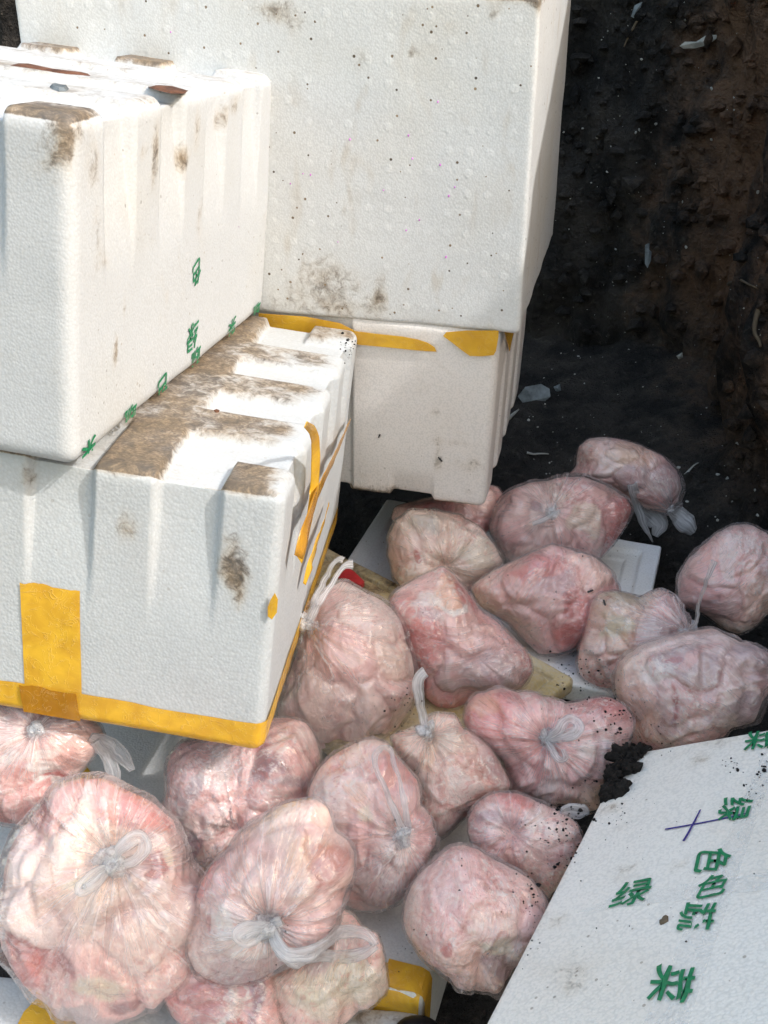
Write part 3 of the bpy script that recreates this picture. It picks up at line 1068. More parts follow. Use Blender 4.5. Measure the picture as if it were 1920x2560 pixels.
# --- tray lid W (recess up) and yellowed lid H under the far bags
we2 = Vector((-0.287, -0.958, 0)).normalized(); we1 = Vector((0.958, -0.287, 0)).normalized()
LW, WW, TW = 0.52, 0.46, 0.032


def rec_W(P):
    x, y, z = P[:, 0], P[:, 1], P[:, 2]
    d = np.minimum(np.minimum(-x, x + LW), np.minimum(y, WW - y))
    cxx = np.minimum(-x, x + LW) - 0.09
    cyy = np.minimum(y, WW - y) - 0.09
    cr = 0.035 - np.hypot(np.minimum(cxx - 0.035, 0), np.minimum(cyy - 0.035, 0))
    inner = np.where((cxx < 0.035) & (cyy < 0.035), cr, np.minimum(cxx, cyy))
    s = 0.35 * smooth(0.030, 0.036, d) + 0.20 * smooth(0.055, 0.062, d) + 0.45 * smooth(-0.003, 0.022, inner)
    return s * smooth(TW - 0.003, TW - 0.0005, z)


mW = Matrix(((we1.x, -we2.x, 0, 0), (we1.y, -we2.y, 0, 0), (0, 0, 1, 0), (0, 0, 0, 1)))
ur = Vector(at_z((1655, 1364), 0.035))
mW.translation = ur + we2 * WW + Vector((0, 0, -TW))
lidW = empty('foam_cover', mW, 'white foam tray lid with stepped recess, its clean corner showing between the far bags', 'foam lid')
P_, Q_, F_, g_ = gridbox(LW, WW, TW, 0.005, 0.010, [-0.03, -0.058, -0.09, -0.10, -LW + 0.03, -LW + 0.058, -LW + 0.09], [WW - 0.03, WW - 0.058, WW - 0.09, WW - 0.10, 0.03, 0.058, 0.09], w=0.005, recess=rec_W, depth=0.022, seed=23, dent=0.0006)
obj('panel', Q_, F_, M['foam_W'], lidW, attrs={'dirt': np.full(len(P_), 0.08)})

ha = Vector(at_z((1446, 1690), 0.06)); hb = Vector(at_z((822, 1362), 0.06))
he1 = (ha - hb).normalized()
hyaw = math.atan2(he1.y, he1.x)
LH, WH, TH = 0.60, 0.36, 0.035


def rec_H(P):
    x, y, z = P[:, 0], P[:, 1], P[:, 2]
    dd = np.minimum(np.minimum(-x, x + LH), np.minimum(y, WH - y))
    s = 0.8 * band(dd, [(0.026, 0.034)], 0.003) + 0.55 * smooth(0.058, 0.072, dd)
    s = s + 0.35 * gauss(P, (0, 1), (-0.06, WH - 0.10), (0.012, 0.03))
    return s * smooth(TH - 0.003, TH - 0.0005, z)


mH = Matrix.Rotation(hyaw, 4, 'Z')
mH.translation = ha + Vector((math.sin(hyaw), -math.cos(hyaw), 0)) * WH + Vector((0, 0, -TH))
lidH = empty('foam_cover', mH, 'yellowed grimy foam lid lying under the middle bags', 'foam lid')
P_, Q_, F_, g_ = gridbox(LH, WH, TH, 0.012, 0.011, [-0.026, -0.034, -0.065], [WH - 0.026, WH - 0.034, WH - 0.065, 0.03, 0.065], w=0.004, recess=rec_H, depth=0.012, seed=29, dent=0.004)
obj('panel', Q_, F_, M['foam_H'], lidH, attrs={'dirt': 0.36 + 0.3 * fbm(P_ * 9, 3, 3)})
# ------------------------------------------------------------------ bags of frozen meat
def kc(key, pts):
    o, s = {'K1': ((0, 1700), 3.318), 'K2': ((0, 2060), 3.318), 'K3': ((400, 1700), 3.318), 'K4': ((400, 2060), 3.318), 'K5': ((700, 1350), 3.318), 'K6': ((800, 1700), 3.318),
            'K7': ((800, 2060), 3.318), 'K8': ((1120, 1650), 3.318), 'M1': ((940, 1080), 3.318), 'M2': ((1380, 1060), 3.072), 'M3': ((1380, 1400), 3.072), 'R6': ((1100, 1000), 2.023)}[key]
    return [(o[0] + x / s, o[1] + y / s) for x, y in pts]


BVH_SRC = []


class Bag:
    pass


def radial(poly, c, n):
    th = np.linspace(0, 2 * math.pi, n, endpoint=False)
    p = np.array(poly) - np.array(c)
    q = np.roll(p, -1, 0)
    R = np.zeros(n)
    for i, t in enumerate(th):
        d = np.array([math.cos(t), math.sin(t)])
        e = q - p
        den = d[0] * e[:, 1] - d[1] * e[:, 0]
        den = np.where(np.abs(den) < 1e-9, 1e-9, den)
        u = (p[:, 0] * e[:, 1] - p[:, 1] * e[:, 0]) / den
        v = (p[:, 0] * d[1] - p[:, 1] * d[0]) / den
        ok = (v >= -1e-6) & (v <= 1 + 1e-6) & (u > 0)
        R[i] = u[ok].max() if ok.any() else 0
    for _ in range(2):
        R = (np.roll(R, 1) + 2 * R + np.roll(R, -1)) / 4
    return th, R


def make_bag(label, poly, zc, knot, mat, film='film', seed=1, thick=0.80, loose=0.0, lump=1.0, pleat=1.0, tuft=1.0, center=None, handles=(), green=0.0, veil0=None, spots=()):
    warm, red, pale, dark = mat.get('warm', .5), mat.get('red', .3), mat.get('pale', .5), mat.get('dark', .2)
    veil0 = {'film': 0.06, 'film_loose': 0.14, 'film_mid': 0.09, 'film_tan': 0.12}[film] if veil0 is None else veil0
    b = Bag()
    poly = np.array(poly, float)
    a = poly
    x, y = a[:, 0], a[:, 1]
    x1, y1 = np.roll(x, -1), np.roll(y, -1)
    cr = x * y1 - x1 * y
    cen = np.array([((x + x1) * cr).sum(), ((y + y1) * cr).sum()]) / (3 * cr.sum()) if center is None else np.array(center, float)
    P0 = at_z(cen, zc)
    dep = (P0 - CAM) @ FWD
    n_t = 184
    th, R = radial(poly, cen, n_t)
    Rm = 1.02 * R * dep / FPX                                     # metres
    area = 0.5 * abs(cr.sum()) * (dep / FPX) ** 2
    mean = math.sqrt(area / math.pi)
    short = np.percentile(Rm, 25)
    T = thick * (0.5 * short + 0.5 * mean)
    kn = (np.array(knot) - cen) * dep / FPX
    kn[1] *= -1
    # local frame: x right, y up in the picture plane, z towards the viewer; the base of the thing is its lowest point
    mw = Matrix(((RGT[0], UPV[0], -FWD[0], P0[0]), (RGT[1], UPV[1], -FWD[1], P0[1]), (RGT[2], UPV[2], -FWD[2], P0[2]), (0, 0, 0, 1)))
    root = empty('bag_of_meat', mw, label, 'meat bag', 'plastic bags of frozen meat')
    b.root, b.T, b.Rm, b.th, b.dep, b.cen, b.mean = root, T, Rm, th, dep, cen, mean

    rg = np.random.default_rng(seed * 77 + 5)
    rg2 = np.random.default_rng(seed * 31 + 2)
    # pieces of meat inside: cells with a kind each
    nc = 24
    cells = rg.normal(size=(nc, 3))
    cells /= np.linalg.norm(cells, axis=1)[:, None]
    cells *= (rg.random((nc, 1)) ** 0.4) * np.array([np.percentile(Rm, 75), np.percentile(Rm, 75), T])
    FAT, PINK, PEACH, LEAN, GREY, CREAM = (0.90, 0.77, 0.71), (0.86, 0.54, 0.51), (0.90, 0.61, 0.50), (0.62, 0.19, 0.175), (0.47, 0.36, 0.37), (0.88, 0.74, 0.60)
    pw = np.array([0.55 * pale + 0.1, 0.55 + 0.25 * (1 - warm), 0.15 + 0.55 * warm, 0.10 + 0.50 * red, 0.06 + 0.35 * dark, 0.05 + 0.4 * warm * pale])
    kinds = rg.choice(6, size=nc, p=pw / pw.sum())
    kcol = np.array([FAT, PINK, PEACH, LEAN, GREY, CREAM])[kinds]
    kcol = kcol * (0.9 + 0.2 * rg.random((nc, 1)))

    def surface(shrink, filmy):
        n_r = 54
        ph = np.concatenate([np.linspace(0.0, 0.5 * math.pi, n_r), np.linspace(0.5 * math.pi, math.pi, 14)[1:]])
        ph_g, th_g = np.meshgrid(ph, th, indexing='ij')
        s, c = np.sin(ph_g), np.cos(ph_g)
        rho = s ** 0.88
        w = np.sign(c) * np.abs(c) ** 0.86
        w = np.where(w < 0, w * 0.9, w)
        X = rho * Rm[None, :] * np.cos(th_g)
        Y = -rho * Rm[None, :] * np.sin(th_g)
        Z = w * T
        S = np.stack([X.ravel(), Y.ravel(), Z.ravel()], 1)
        nrm = np.stack([X.ravel() / mean ** 2, Y.ravel() / mean ** 2, Z.ravel() / T ** 2], 1)
        nrm /= np.linalg.norm(nrm, axis=1)[:, None] + 1e-9
        wr = w.ravel()
        front = smooth(-0.25, 0.35, wr)
        edge = 0.30 + 0.70 * smooth(0.0, 0.55, np.abs(wr))
        so = seed * 5.1
        # the pieces
        wp = S + 0.030 * np.stack([fbm(S * 16 + so + k * 9, seed + k, 3) for k in range(3)], 1)
        D = np.linalg.norm(wp[:, None, :] - cells[None], axis=2)
        Ds = np.sort(D, axis=1)
        gap = Ds[:, 1] - Ds[:, 0]
        bulge = 1 - np.exp(-gap / 0.014)
        valley = smooth(0.10, 0.0, np.abs(fbm(S * 7 + so + 21, seed + 21, 2))) * smooth(-0.1, 0.35, fbm(S * 5 + so, seed + 22, 2))
        dsp = mean * (0.18 * fbm(S * 8 + so, seed, 2) + 0.065 * (bulge - 0.6) * lump - 0.085 * valley) * edge
        # the film gathers in pleats towards the knot
        dx, dy = S[:, 0] - kn[0], S[:, 1] - kn[1]
        dist = np.hypot(dx, dy) / mean
        ang = np.arctan2(dy, dx)
        cs = np.stack([np.cos(ang), np.sin(ang), np.full(len(ang), seed * 1.3)], 1)
        drift = np.array([0, 0, 1.0]) * (dist[:, None] * 0.5)
        sector = smooth(-0.25, 0.3, fbm(cs * 1.6 + drift, seed + 9, 2))
        pl1 = fbm(cs * np.array([3.0, 3.0, 1]) + drift, seed + 7, 2)
        pl2 = fbm(cs * np.array([7.0, 7.0, 1]) + drift, seed + 8, 2)
        plr = (1 - 2.2 * np.abs(pl1)) * 0.7 + (1 - 2.2 * np.abs(pl2)) * 0.3
        gather = np.exp(-dist / 0.42) * front * pleat * (0.35 + 0.65 * sector)
        dsp = dsp + mean * 0.17 * plr * gather * smooth(0.02, 0.25, dist)
        dsp = dsp - mean * 0.13 * np.exp(-(dist / 0.25) ** 2) * front * pleat * (1 - loose)
        cr1 = fbm(S * 24 + so, seed + 3, 3)
        cr2 = fbm(S * np.array([38, 60, 40]) + so, seed + 5, 2)
        if filmy:
            wrk = np.maximum(0.042 * (1 - 3.5 * np.abs(cr1)), 0) + 0.018 * np.maximum(1 - 2.5 * np.abs(cr2), 0)
            slack = smooth(-0.2, 0.5, fbm(S * 6 + so + 50, seed + 51, 2))
            dsp = dsp + mean * (0.006 + wrk * edge * (1 - 0.4 * loose))
            dsp = dsp + mean * loose * front * (0.20 * np.exp(-(dist / 0.25)) + 0.07 * slack * smooth(1.5, 0.5, dist))
            dsp = dsp + mean * loose * 0.03 * slack
        else:
            fib = fbm(wp * np.array([40, 14, 25]) + so, seed + 60, 3)
            dsp = dsp - mean * (0.006 + 0.06 * np.abs(fib) + 0.03 * (1 - bulge)) * edge - mean * 0.05 * loose * front * np.exp(-dist / 0.5)
        S2 = S * shrink + nrm * dsp[:, None]
        if filmy:
            l1 = smooth(0.10, 0.0, np.abs(pl1)) + 0.8 * smooth(0.10, 0.0, np.abs(pl2))
            fold = smooth(0.055, 0.0, np.abs(cr1)) * smooth(-0.2, 0.4, fbm(S * 8 + so + 30, seed + 31, 2))
            pat = smooth(-0.15, 0.55, fbm(S * 9 + so + 11, seed + 33, 3))
            near = smooth(1.45, 0.25, dist) if tuft > 0 else 0.55
            veil = veil0 * (0.35 + 1.2 * pat) * (0.35 + 1.3 * near) + 0.32 * l1 * np.exp(-dist / (0.6 + 0.5 * loose)) * (0.3 + 0.7 * sector) * pleat * 0.8 + (0.14 + 0.16 * loose) * fold
            veil = veil + 0.30 * smooth(0.20, 0.03, dist) * min(1, pleat) * (tuft > 0)
            kf = 5.0 + 2.0 * rg2.random()
            wr_ = np.concatenate([cs[:, :2] * kf, (dist * 1.3 + seed)[:, None]], 1)
            th0 = rg2.random() * math.pi
            u_ = S[:, 0] * math.cos(th0) + S[:, 1] * math.sin(th0)
            v_ = -S[:, 0] * math.sin(th0) + S[:, 1] * math.cos(th0)
            bend = fbm(S * 9 + so, seed + 90, 2)
            wl = np.stack([u_ * 75 + bend * 4, v_ * 18 + bend * 3, S[:, 2] * 35 + seed], 1)
            wv = wr_ if (tuft > 0 or pleat > 1.0) else wl
            att = np.clip(veil, 0, 0.9)
        else:
            wt = np.exp(-(D - Ds[:, :1]) / 0.0055)
            wt /= wt.sum(1)[:, None]
            col = wt @ kcol
            m1 = smooth(-0.1, 0.5, fbm(wp * 26 + so, seed + 70, 3))[:, None]
            m2 = smooth(0.05, 0.5, fbm(wp * np.array([45, 18, 30]) + so, seed + 72, 3))[:, None]
            col = col * (1 - 0.45 * m1) + np.array([0.88, 0.75, 0.68]) * 0.45 * m1
            col = col * (1 - (0.22 + 0.35 * red) * m2) + np.array([0.62, 0.23, 0.21]) * (0.22 + 0.35 * red) * m2
            cz = (0.30 * np.exp(-gap / 0.003))[:, None]
            col = col * (1 - cz) + np.array([0.40, 0.14, 0.12]) * cz
            col = np.clip(col, 0, 1) ** 0.74 * np.array([1.03, 0.88, 0.86])
            for (px_, sp_r, ccol, st) in spots:
                lx, ly = (px_[0] - cen[0]) * dep / FPX, -(px_[1] - cen[1]) * dep / FPX
                rx, ry = sp_r[0] * dep / FPX, sp_r[1] * dep / FPX
                an = sp_r[2] if len(sp_r) > 2 else 0.0
                ax_, ay_ = wp[:, 0] - lx, wp[:, 1] - ly
                bx, by = ax_ * math.cos(an) + ay_ * math.sin(an), -ax_ * math.sin(an) + ay_ * math.cos(an)
                q = (bx / rx) ** 2 + (by / ry) ** 2 + 0.9 * fbm(S * 30 + so, seed + 97, 3)
                wgt = (st * smooth(1.25, 0.5, q) * front)[:, None]
                col = col * (1 - wgt) + np.array(ccol) * wgt
            if green:
                gm = (green * smooth(0.0, 0.6, fbm(S * 7 + 3.3, seed + 80, 2) + 0.5 * (S[:, 1] / mean)))[:, None]
                col = col * (1 - gm) + np.array([0.56, 0.52, 0.34]) * gm
            att = np.clip(col, 0, 1)
            wv = smooth(-0.25, 0.45, fbm(S * 10 + so + 77, seed + 95, 3)) * 0.9 + 0.1
        nv = n_t
        nr_ = len(ph)
        i, j = np.meshgrid(np.arange(1, nr_ - 2), np.arange(nv), indexing='ij')
        a_ = (i * nv + j).ravel()
        b_ = (i * nv + (j + 1) % nv).ravel()
        # vertices: pole, rings 1 .. nr_-2, pole
        last = (nr_ - 1) * nv
        keep = np.r_[0, np.arange(nv, last), last]
        S2[0] = S2[nv:2 * nv].mean(0)
        S2[last] = S2[last - nv:last].mean(0)
        quads = np.stack([a_, b_, b_ + nv, a_ + nv], 1) - nv + 1
        F = [tuple(q) for q in quads.tolist()]
        lp = len(keep) - 1
        for q in range(nv):
            F.append((0, 1 + (q + 1) % nv, 1 + q))
            F.append((lp, lp - nv + q, lp - nv + (q + 1) % nv))
        return S2[keep], F, att[keep], wv[keep]

    V, F, col, mar = surface(0.992, False)
    obj('meat', V, F, M['meat'], root, attrs={'col': col, 'mar': mar})
    V2, F2, vl, wv2 = surface(1.0, True)
    b.film = obj('plastic_film', V2, F2, M[film], root, attrs={'veil': vl, 'wv': wv2})
    mwn = np.array(mw)
    W2 = V2 @ mwn[:3, :3].T + mwn[:3, 3]
    
    b.film_bvh = BVHTree.FromPolygons([Vector(v) for v in V2], F2)

    def top_at(px):
        l = (np.array(px) - cen) * dep / FPX
        h = b.film_bvh.ray_cast(Vector((l[0], -l[1], 1.0)), Vector((0, 0, -1)))
        return np.array([l[0], -l[1], h[0].z if h[0] is not None else 0.0])
    b.top_at = top_at
    # knot
    if tuft > 0:
        kp = top_at(knot)
        kr = 0.0060 * tuft
        bm = bmesh.new()
        for q in range(4):
            bmesh.ops.create_icosphere(bm, subdivisions=2, radius=kr, matrix=Matrix.Translation((kp[0] + rng.uniform(-.7, .7) * kr, kp[1] + rng.uniform(-.7, .7) * kr, kp[2] + rng.uniform(0.1, 0.9) * kr)) @ Matrix.Rotation(rng.uniform(0, 3), 4, 'Z') @ Matrix.Diagonal((1.5, 0.7, 0.8, 1)))
        vs = np.array([v.co for v in bm.verts])
        dn = fbm(vs * 160, seed, 2)
        for v, dd in zip(bm.verts, dn):
            v.co += v.normal * (0.004 * tuft * dd)
        me = bpy.data.meshes.new('knot')
        bm.to_mesh(me)
        bm.free()
        ar = np.array([v.co for v in me.vertices], np.float32) * 90
        at = me.attributes.new('rib', 'FLOAT_VECTOR', 'POINT')
        at.data.foreach_set('vector', ar.ravel())
        me.polygons.foreach_set('use_smooth', [True] * len(me.polygons))
        me.materials.append(M['ribbon'])
        ko = bpy.data.objects.new('knot', me)
        C.objects.link(ko)
        ko.parent = b.film
    for hd in handles:
        handle(b, *hd, seed=seed)
    return b


def handle(b, name, pxs, wds, lifts, seed=0, sheet=0.13):
    """loop or tail of gathered film: photo points, widths in metres, height above the surface below"""
    pts = []
    for p, l in zip(pxs, lifts):
        q = b.top_at(p)
        q[2] += l
        pts.append(q)
    pts = np.array(pts)
    s = np.r_[0, np.cumsum(np.linalg.norm(np.diff(pts, axis=0), axis=1))]
    n = 16 + int(s[-1] / 0.004)
    t = np.linspace(0, s[-1], n)
    Pc = np.stack([np.interp(t, s, pts[:, k]) for k in range(3)], 1)
    for _ in range(10):
        Pc[1:-1] = (Pc[:-2] + 2 * Pc[1:-1] + Pc[2:]) / 4
    wd = np.interp(t, s, wds) * 0.68
    for _ in range(4):
        wd[1:-1] = (wd[:-2] + 2 * wd[1:-1] + wd[2:]) / 4
    tg = np.gradient(Pc, axis=0)
    tg /= np.linalg.norm(tg, axis=1)[:, None] + 1e-9
    up = np.array([0, 0, 1.0])
    ac = np.cross(up, tg)
    ac /= np.linalg.norm(ac, axis=1)[:, None] + 1e-9
    no = np.cross(tg, ac)
    m = 18
    V, rb = [], []
    for i in range(n):
        for j in range(m):
            a = 2 * math.pi * j / m
            fold = 1 + 0.6 * math.sin(a * 2 + seed + t[i] * 45)
            V.append(Pc[i] + ac[i] * (math.cos(a) * wd[i] * 0.5) + no[i] * (math.sin(a) * wd[i] * sheet * fold))
            rb.append((math.cos(a), math.sin(a), t[i] * 30 + seed))
    V = np.array(V)
    V += 0.0035 * np.stack([fbm(V * 45 + k * 7, seed + k, 3) for k in range(3)], 1)
    F = []
    for i in range(n - 1):
        for j in range(m):
            F.append((i * m + j, i * m + (j + 1) % m, (i + 1) * m + (j + 1) % m, (i + 1) * m + j))
    F.append(tuple(range(m))[::-1])
    F.append(tuple((n - 1) * m + j for j in range(m)))
    obj(name, V, F, M['ribbon'], b.film, attrs={'rib': np.array(rb)})


BAGS = {}
mm = lambda n_, s_, **kw: kw
# far bags
BAGS['far'] = make_bag('loosely tied bag of meat farthest back, its clear plastic trailing on the dark soil', kc('M2', [(180, 260), (200, 170), (290, 105), (420, 95), (560, 130), (700, 170), (850, 260), (960, 370), (990, 500), (950, 620), (880, 690), (740, 660), (620, 600), (460, 500), (280, 440), (110, 400), (180, 320)]), 0.11, kc('M2', [(880, 655)])[0],
    mm('far', 1, warm=.8, red=.25, pale=.2, dark=.4), 'film_loose', 1, 0.85, 0.5, spots=[(kc('M2', [(600, 230)])[0], (60, 36, 0), (0.88, 0.55, 0.38), 0.5), (kc('M2', [(720, 560)])[0], (36, 16, 0), (0.50, 0.12, 0.11), 0.6)], tuft=0.8,
    handles=[('loose_tail', kc('M2', [(880, 655), (960, 700), (1040, 770), (1100, 825)]), [0.02, 0.055, 0.06, 0.03], [0.0, 0.0, 0.0, -0.01]),
             ('loose_tail', kc('M2', [(560, 470), (640, 620), (700, 760), (765, 905)]), [0.03, 0.028, 0.02, 0.004], [0.01, 0.0, 0.0, 0.0]),
             ('loose_tail', kc('M2', [(700, 660), (780, 700), (840, 780), (800, 860)]), [0.03, 0.06, 0.05, 0.02], [0.0, -0.01, -0.01, -0.01])])
BAGS['behind_D'] = make_bag('small bag of meat squeezed under the taped box at the back', [(1220, 1213), (1241, 1216), (1259, 1240), (1256, 1276), (1235, 1315), (1210, 1335), (1120, 1340), (1020, 1325), (975, 1300), (985, 1265), (1060, 1245), (1150, 1225)], 0.095, (1120, 1290),
    mm('behind', 2, warm=.3, red=.5), 'film_mid', 2, 0.8, 0.2, tuft=0)
BAGS['second'] = make_bag('loose milky bag of meat with grey plastic tie, behind the middle bags', [(1262, 1237), (1332, 1210), (1392, 1198), (1461, 1195), (1517, 1213), (1562, 1242), (1577, 1272), (1566, 1307), (1543, 1346), (1510, 1386), (1487, 1408), (1380, 1420), (1270, 1405), (1253, 1384), (1229, 1339), (1220, 1321), (1235, 1280)], 0.105, (1362, 1279),
    mm('second', 3, warm=.7, red=.4, pale=.4, dark=.35), 'film_loose', 3, 0.8, 0.7, spots=[(kc('M1', [(1280, 630)])[0], (28, 18, 0), (0.26, 0.10, 0.11), 0.8), (kc('M2', [(200, 750)])[0], (50, 40, 0), (0.88, 0.76, 0.58), 0.6), (kc('M2', [(480, 520)])[0], (60, 20, 0), (0.55, 0.30, 0.24), 0.5)], tuft=1.1,
    handles=[('tie', kc('M1', [(1240, 750), (1330, 720), (1450, 655)]), [0.010, 0.012, 0.010], [0.004, 0.010, 0.012])])
BAGS['round_far'] = make_bag('round tightly wrapped bag of meat below the hanging corner of the taped back box', kc('M1', [(180, 740), (300, 660), (500, 670), (700, 700), (860, 790), (960, 920), (1050, 1080), (950, 1190), (780, 1300), (650, 1380), (400, 1400), (220, 1310), (140, 1180), (100, 1020), (110, 880)]), 0.10, kc('M1', [(560, 1110)])[0],
    mm('round', 4, warm=.9, red=.2, pale=.45, dark=.25), 'film_tan', 4, 0.9, 0.0, spots=[(kc('M1', [(360, 1000)])[0], (9, 11, 0), (0.50, 0.12, 0.11), 0.8), (kc('M1', [(230, 1080)])[0], (36, 26, 0), (0.55, 0.30, 0.24), 0.45), (kc('M1', [(850, 1000)])[0], (40, 40, 0), (0.60, 0.56, 0.44), 0.55), (kc('M1', [(470, 790)])[0], (30, 24, 0), (0.50, 0.44, 0.46), 0.5)], tuft=0, pleat=1.2, green=0.35)
BAGS['wide'] = make_bag('wide pointed bag of pale pink meat carrying a fly, right of centre', [(1181, 1466), (1241, 1424), (1317, 1387), (1377, 1366), (1429, 1377), (1478, 1399), (1520, 1428), (1544, 1465), (1540, 1530), (1500, 1590), (1446, 1608), (1397, 1633), (1347, 1638), (1317, 1608), (1278, 1568), (1233, 1539), (1199, 1514)], 0.10, (1450, 1500),
    mm('wide', 5, warm=.5, red=.5, pale=.55, dark=.25), 'film', 5, 0.75, 0.1, spots=[(kc('M1', [(1420, 1010)])[0], (60, 16, 0.3), (0.82, 0.36, 0.36), 0.6), (kc('M1', [(1540, 1390)])[0], (18, 26, 0), (0.50, 0.12, 0.11), 0.7), (kc('M1', [(1590, 1600)])[0], (22, 24, 0), (0.50, 0.12, 0.11), 0.7), (kc('M1', [(1230, 1370)])[0], (26, 16, 0), (0.55, 0.30, 0.24), 0.5), (kc('M1', [(1500, 1250)])[0], (50, 22, 0), (0.50, 0.44, 0.46), 0.35)], tuft=0, pleat=0.5)
BAGS['far_right'] = make_bag('rough pinkish bag of meat cut off by the right edge', kc('M2', [(960, 1290), (980, 1180), (1060, 1040), (1150, 940), (1280, 830), (1400, 785), (1520, 780), (1620, 830), (1720, 950), (1770, 1150), (1750, 1350), (1659, 1460), (1560, 1560), (1420, 1610), (1330, 1580), (1200, 1480), (1060, 1420), (970, 1380)]), 0.10, kc('M2', [(1500, 1350)])[0],
    mm('fright', 6, warm=.6, red=.45, pale=.6, dark=.35), 'film', 6, 0.8, 0.0, spots=[(kc('M2', [(1100, 1300)])[0], (50, 30, 0), (0.50, 0.12, 0.11), 0.35), (kc('M2', [(1350, 880)])[0], (40, 30, 0), (0.92, 0.84, 0.79), 0.5), (kc('M2', [(1300, 1050)])[0], (16, 40, 0), (0.92, 0.84, 0.79), 0.5), (kc('M2', [(1600, 1350)])[0], (30, 40, 0), (0.88, 0.55, 0.38), 0.4)], tuft=0, pleat=0.4)
BAGS['upright'] = make_bag('greenish pink bag of meat with its twisted handle standing upright', kc('M3', [(210, 680), (190, 800), (210, 900), (300, 990), (450, 1080), (600, 1100), (800, 1000), (980, 820), (1080, 640), (1080, 500), (1000, 380), (930, 270), (850, 220), (780, 230), (700, 270), (600, 255), (480, 225), (370, 250), (300, 330), (260, 480)]), 0.085, kc('M3', [(965, 540)])[0],
    mm('upright', 7, warm=.9, red=.35, pale=.4, dark=.2), 'film_loose', 7, 0.75, 0.6, spots=[(kc('M3', [(430, 470)])[0], (50, 36, 0), (0.66, 0.60, 0.42), 0.7), (kc('M3', [(520, 620)])[0], (30, 30, 0), (0.88, 0.55, 0.38), 0.6), (kc('M3', [(600, 540)])[0], (30, 16, 0), (0.50, 0.12, 0.11), 0.45), (kc('M3', [(280, 850)])[0], (30, 26, 0), (0.55, 0.30, 0.24), 0.4)], tuft=1.3, green=0.7,
    handles=[('handle', kc('M3', [(965, 530), (985, 420), (995, 250), (1005, 90), (1030, -20)]), [0.012, 0.009, 0.008, 0.010, 0.014], [0.01, 0.05, 0.10, 0.14, 0.15], ),
             ('knot_end', kc('M3', [(985, 530), (1030, 490), (1045, 445)]), [0.008, 0.014, 0.010], [0.008, 0.014, 0.014]),
             ('knot_end', kc('M3', [(960, 530), (915, 530), (885, 500)]), [0.008, 0.014, 0.010], [0.008, 0.012, 0.012])])
BAGS['diagonal'] = make_bag('long bag of pink meat lying diagonally at the centre, a white fold across it', [(971, 1501), (989, 1477), (1019, 1458), (1056, 1437), (1107, 1415), (1137, 1437), (1161, 1465), (1200, 1516), (1248, 1554), (1298, 1608), (1322, 1638), (1330, 1677), (1308, 1717), (1263, 1741), (1200, 1745), (1170, 1760), (1128, 1775), (1092, 1766), (1065, 1745), (1052, 1706), (1034, 1669), (1024, 1621), (1012, 1576), (985, 1537)], 0.125, (1195, 1640),
    mm('diag', 8, warm=.5, red=.45, pale=.6, dark=.25), 'film', 8, 0.85, 0.1, spots=[(kc('M1', [(680, 1290)])[0], (12, 14, 0), (0.50, 0.12, 0.11), 0.95), (kc('M1', [(560, 1290)])[0], (36, 36, 0), (0.88, 0.55, 0.38), 0.7), (kc('M1', [(640, 1390)])[0], (30, 9, 0), (0.92, 0.84, 0.79), 0.95), (kc('K5', [(1350, 820)])[0], (28, 50, 0), (0.50, 0.12, 0.11), 0.35), (kc('K5', [(1200, 450)])[0], (40, 26, 0), (0.92, 0.84, 0.79), 0.7), (kc('K5', [(1240, 600)])[0], (36, 16, 0), (0.50, 0.44, 0.46), 0.5)], tuft=0, pleat=0.5)
BAGS['big_under_C'] = make_bag('large gathered bag of meat hanging beside the taped box, with two white handles', [(769, 1531), (800, 1490), (842, 1452), (869, 1452), (908, 1480), (950, 1498), (980, 1525), (1001, 1555), (1013, 1588), (1025, 1636), (1034, 1675), (1036, 1727), (1025, 1772), (1001, 1817), (971, 1847), (926, 1868), (850, 1880), (790, 1862), (730, 1847), (700, 1817), (694, 1757), (718, 1697), (745, 1621)], 0.115, (772, 1552),
    mm('bigc', 9, warm=.4, red=.3, pale=.4, dark=.25), 'film_loose', 9, 0.85, 0.9, tuft=1.5, center=(880, 1680),
    handles=[('handle', kc('K5', [(250, 620), (320, 480), (380, 330), (450, 190), (510, 125), (545, 160)]), [0.02, 0.014, 0.011, 0.010, 0.012, 0.014], [0.01, 0.03, 0.05, 0.06, 0.06, 0.06]),
             ('handle', kc('K5', [(270, 620), (350, 480), (440, 360), (520, 240), (550, 190), (620, 195)]), [0.02, 0.014, 0.011, 0.010, 0.012, 0.02], [0.012, 0.035, 0.05, 0.06, 0.06, 0.055])])
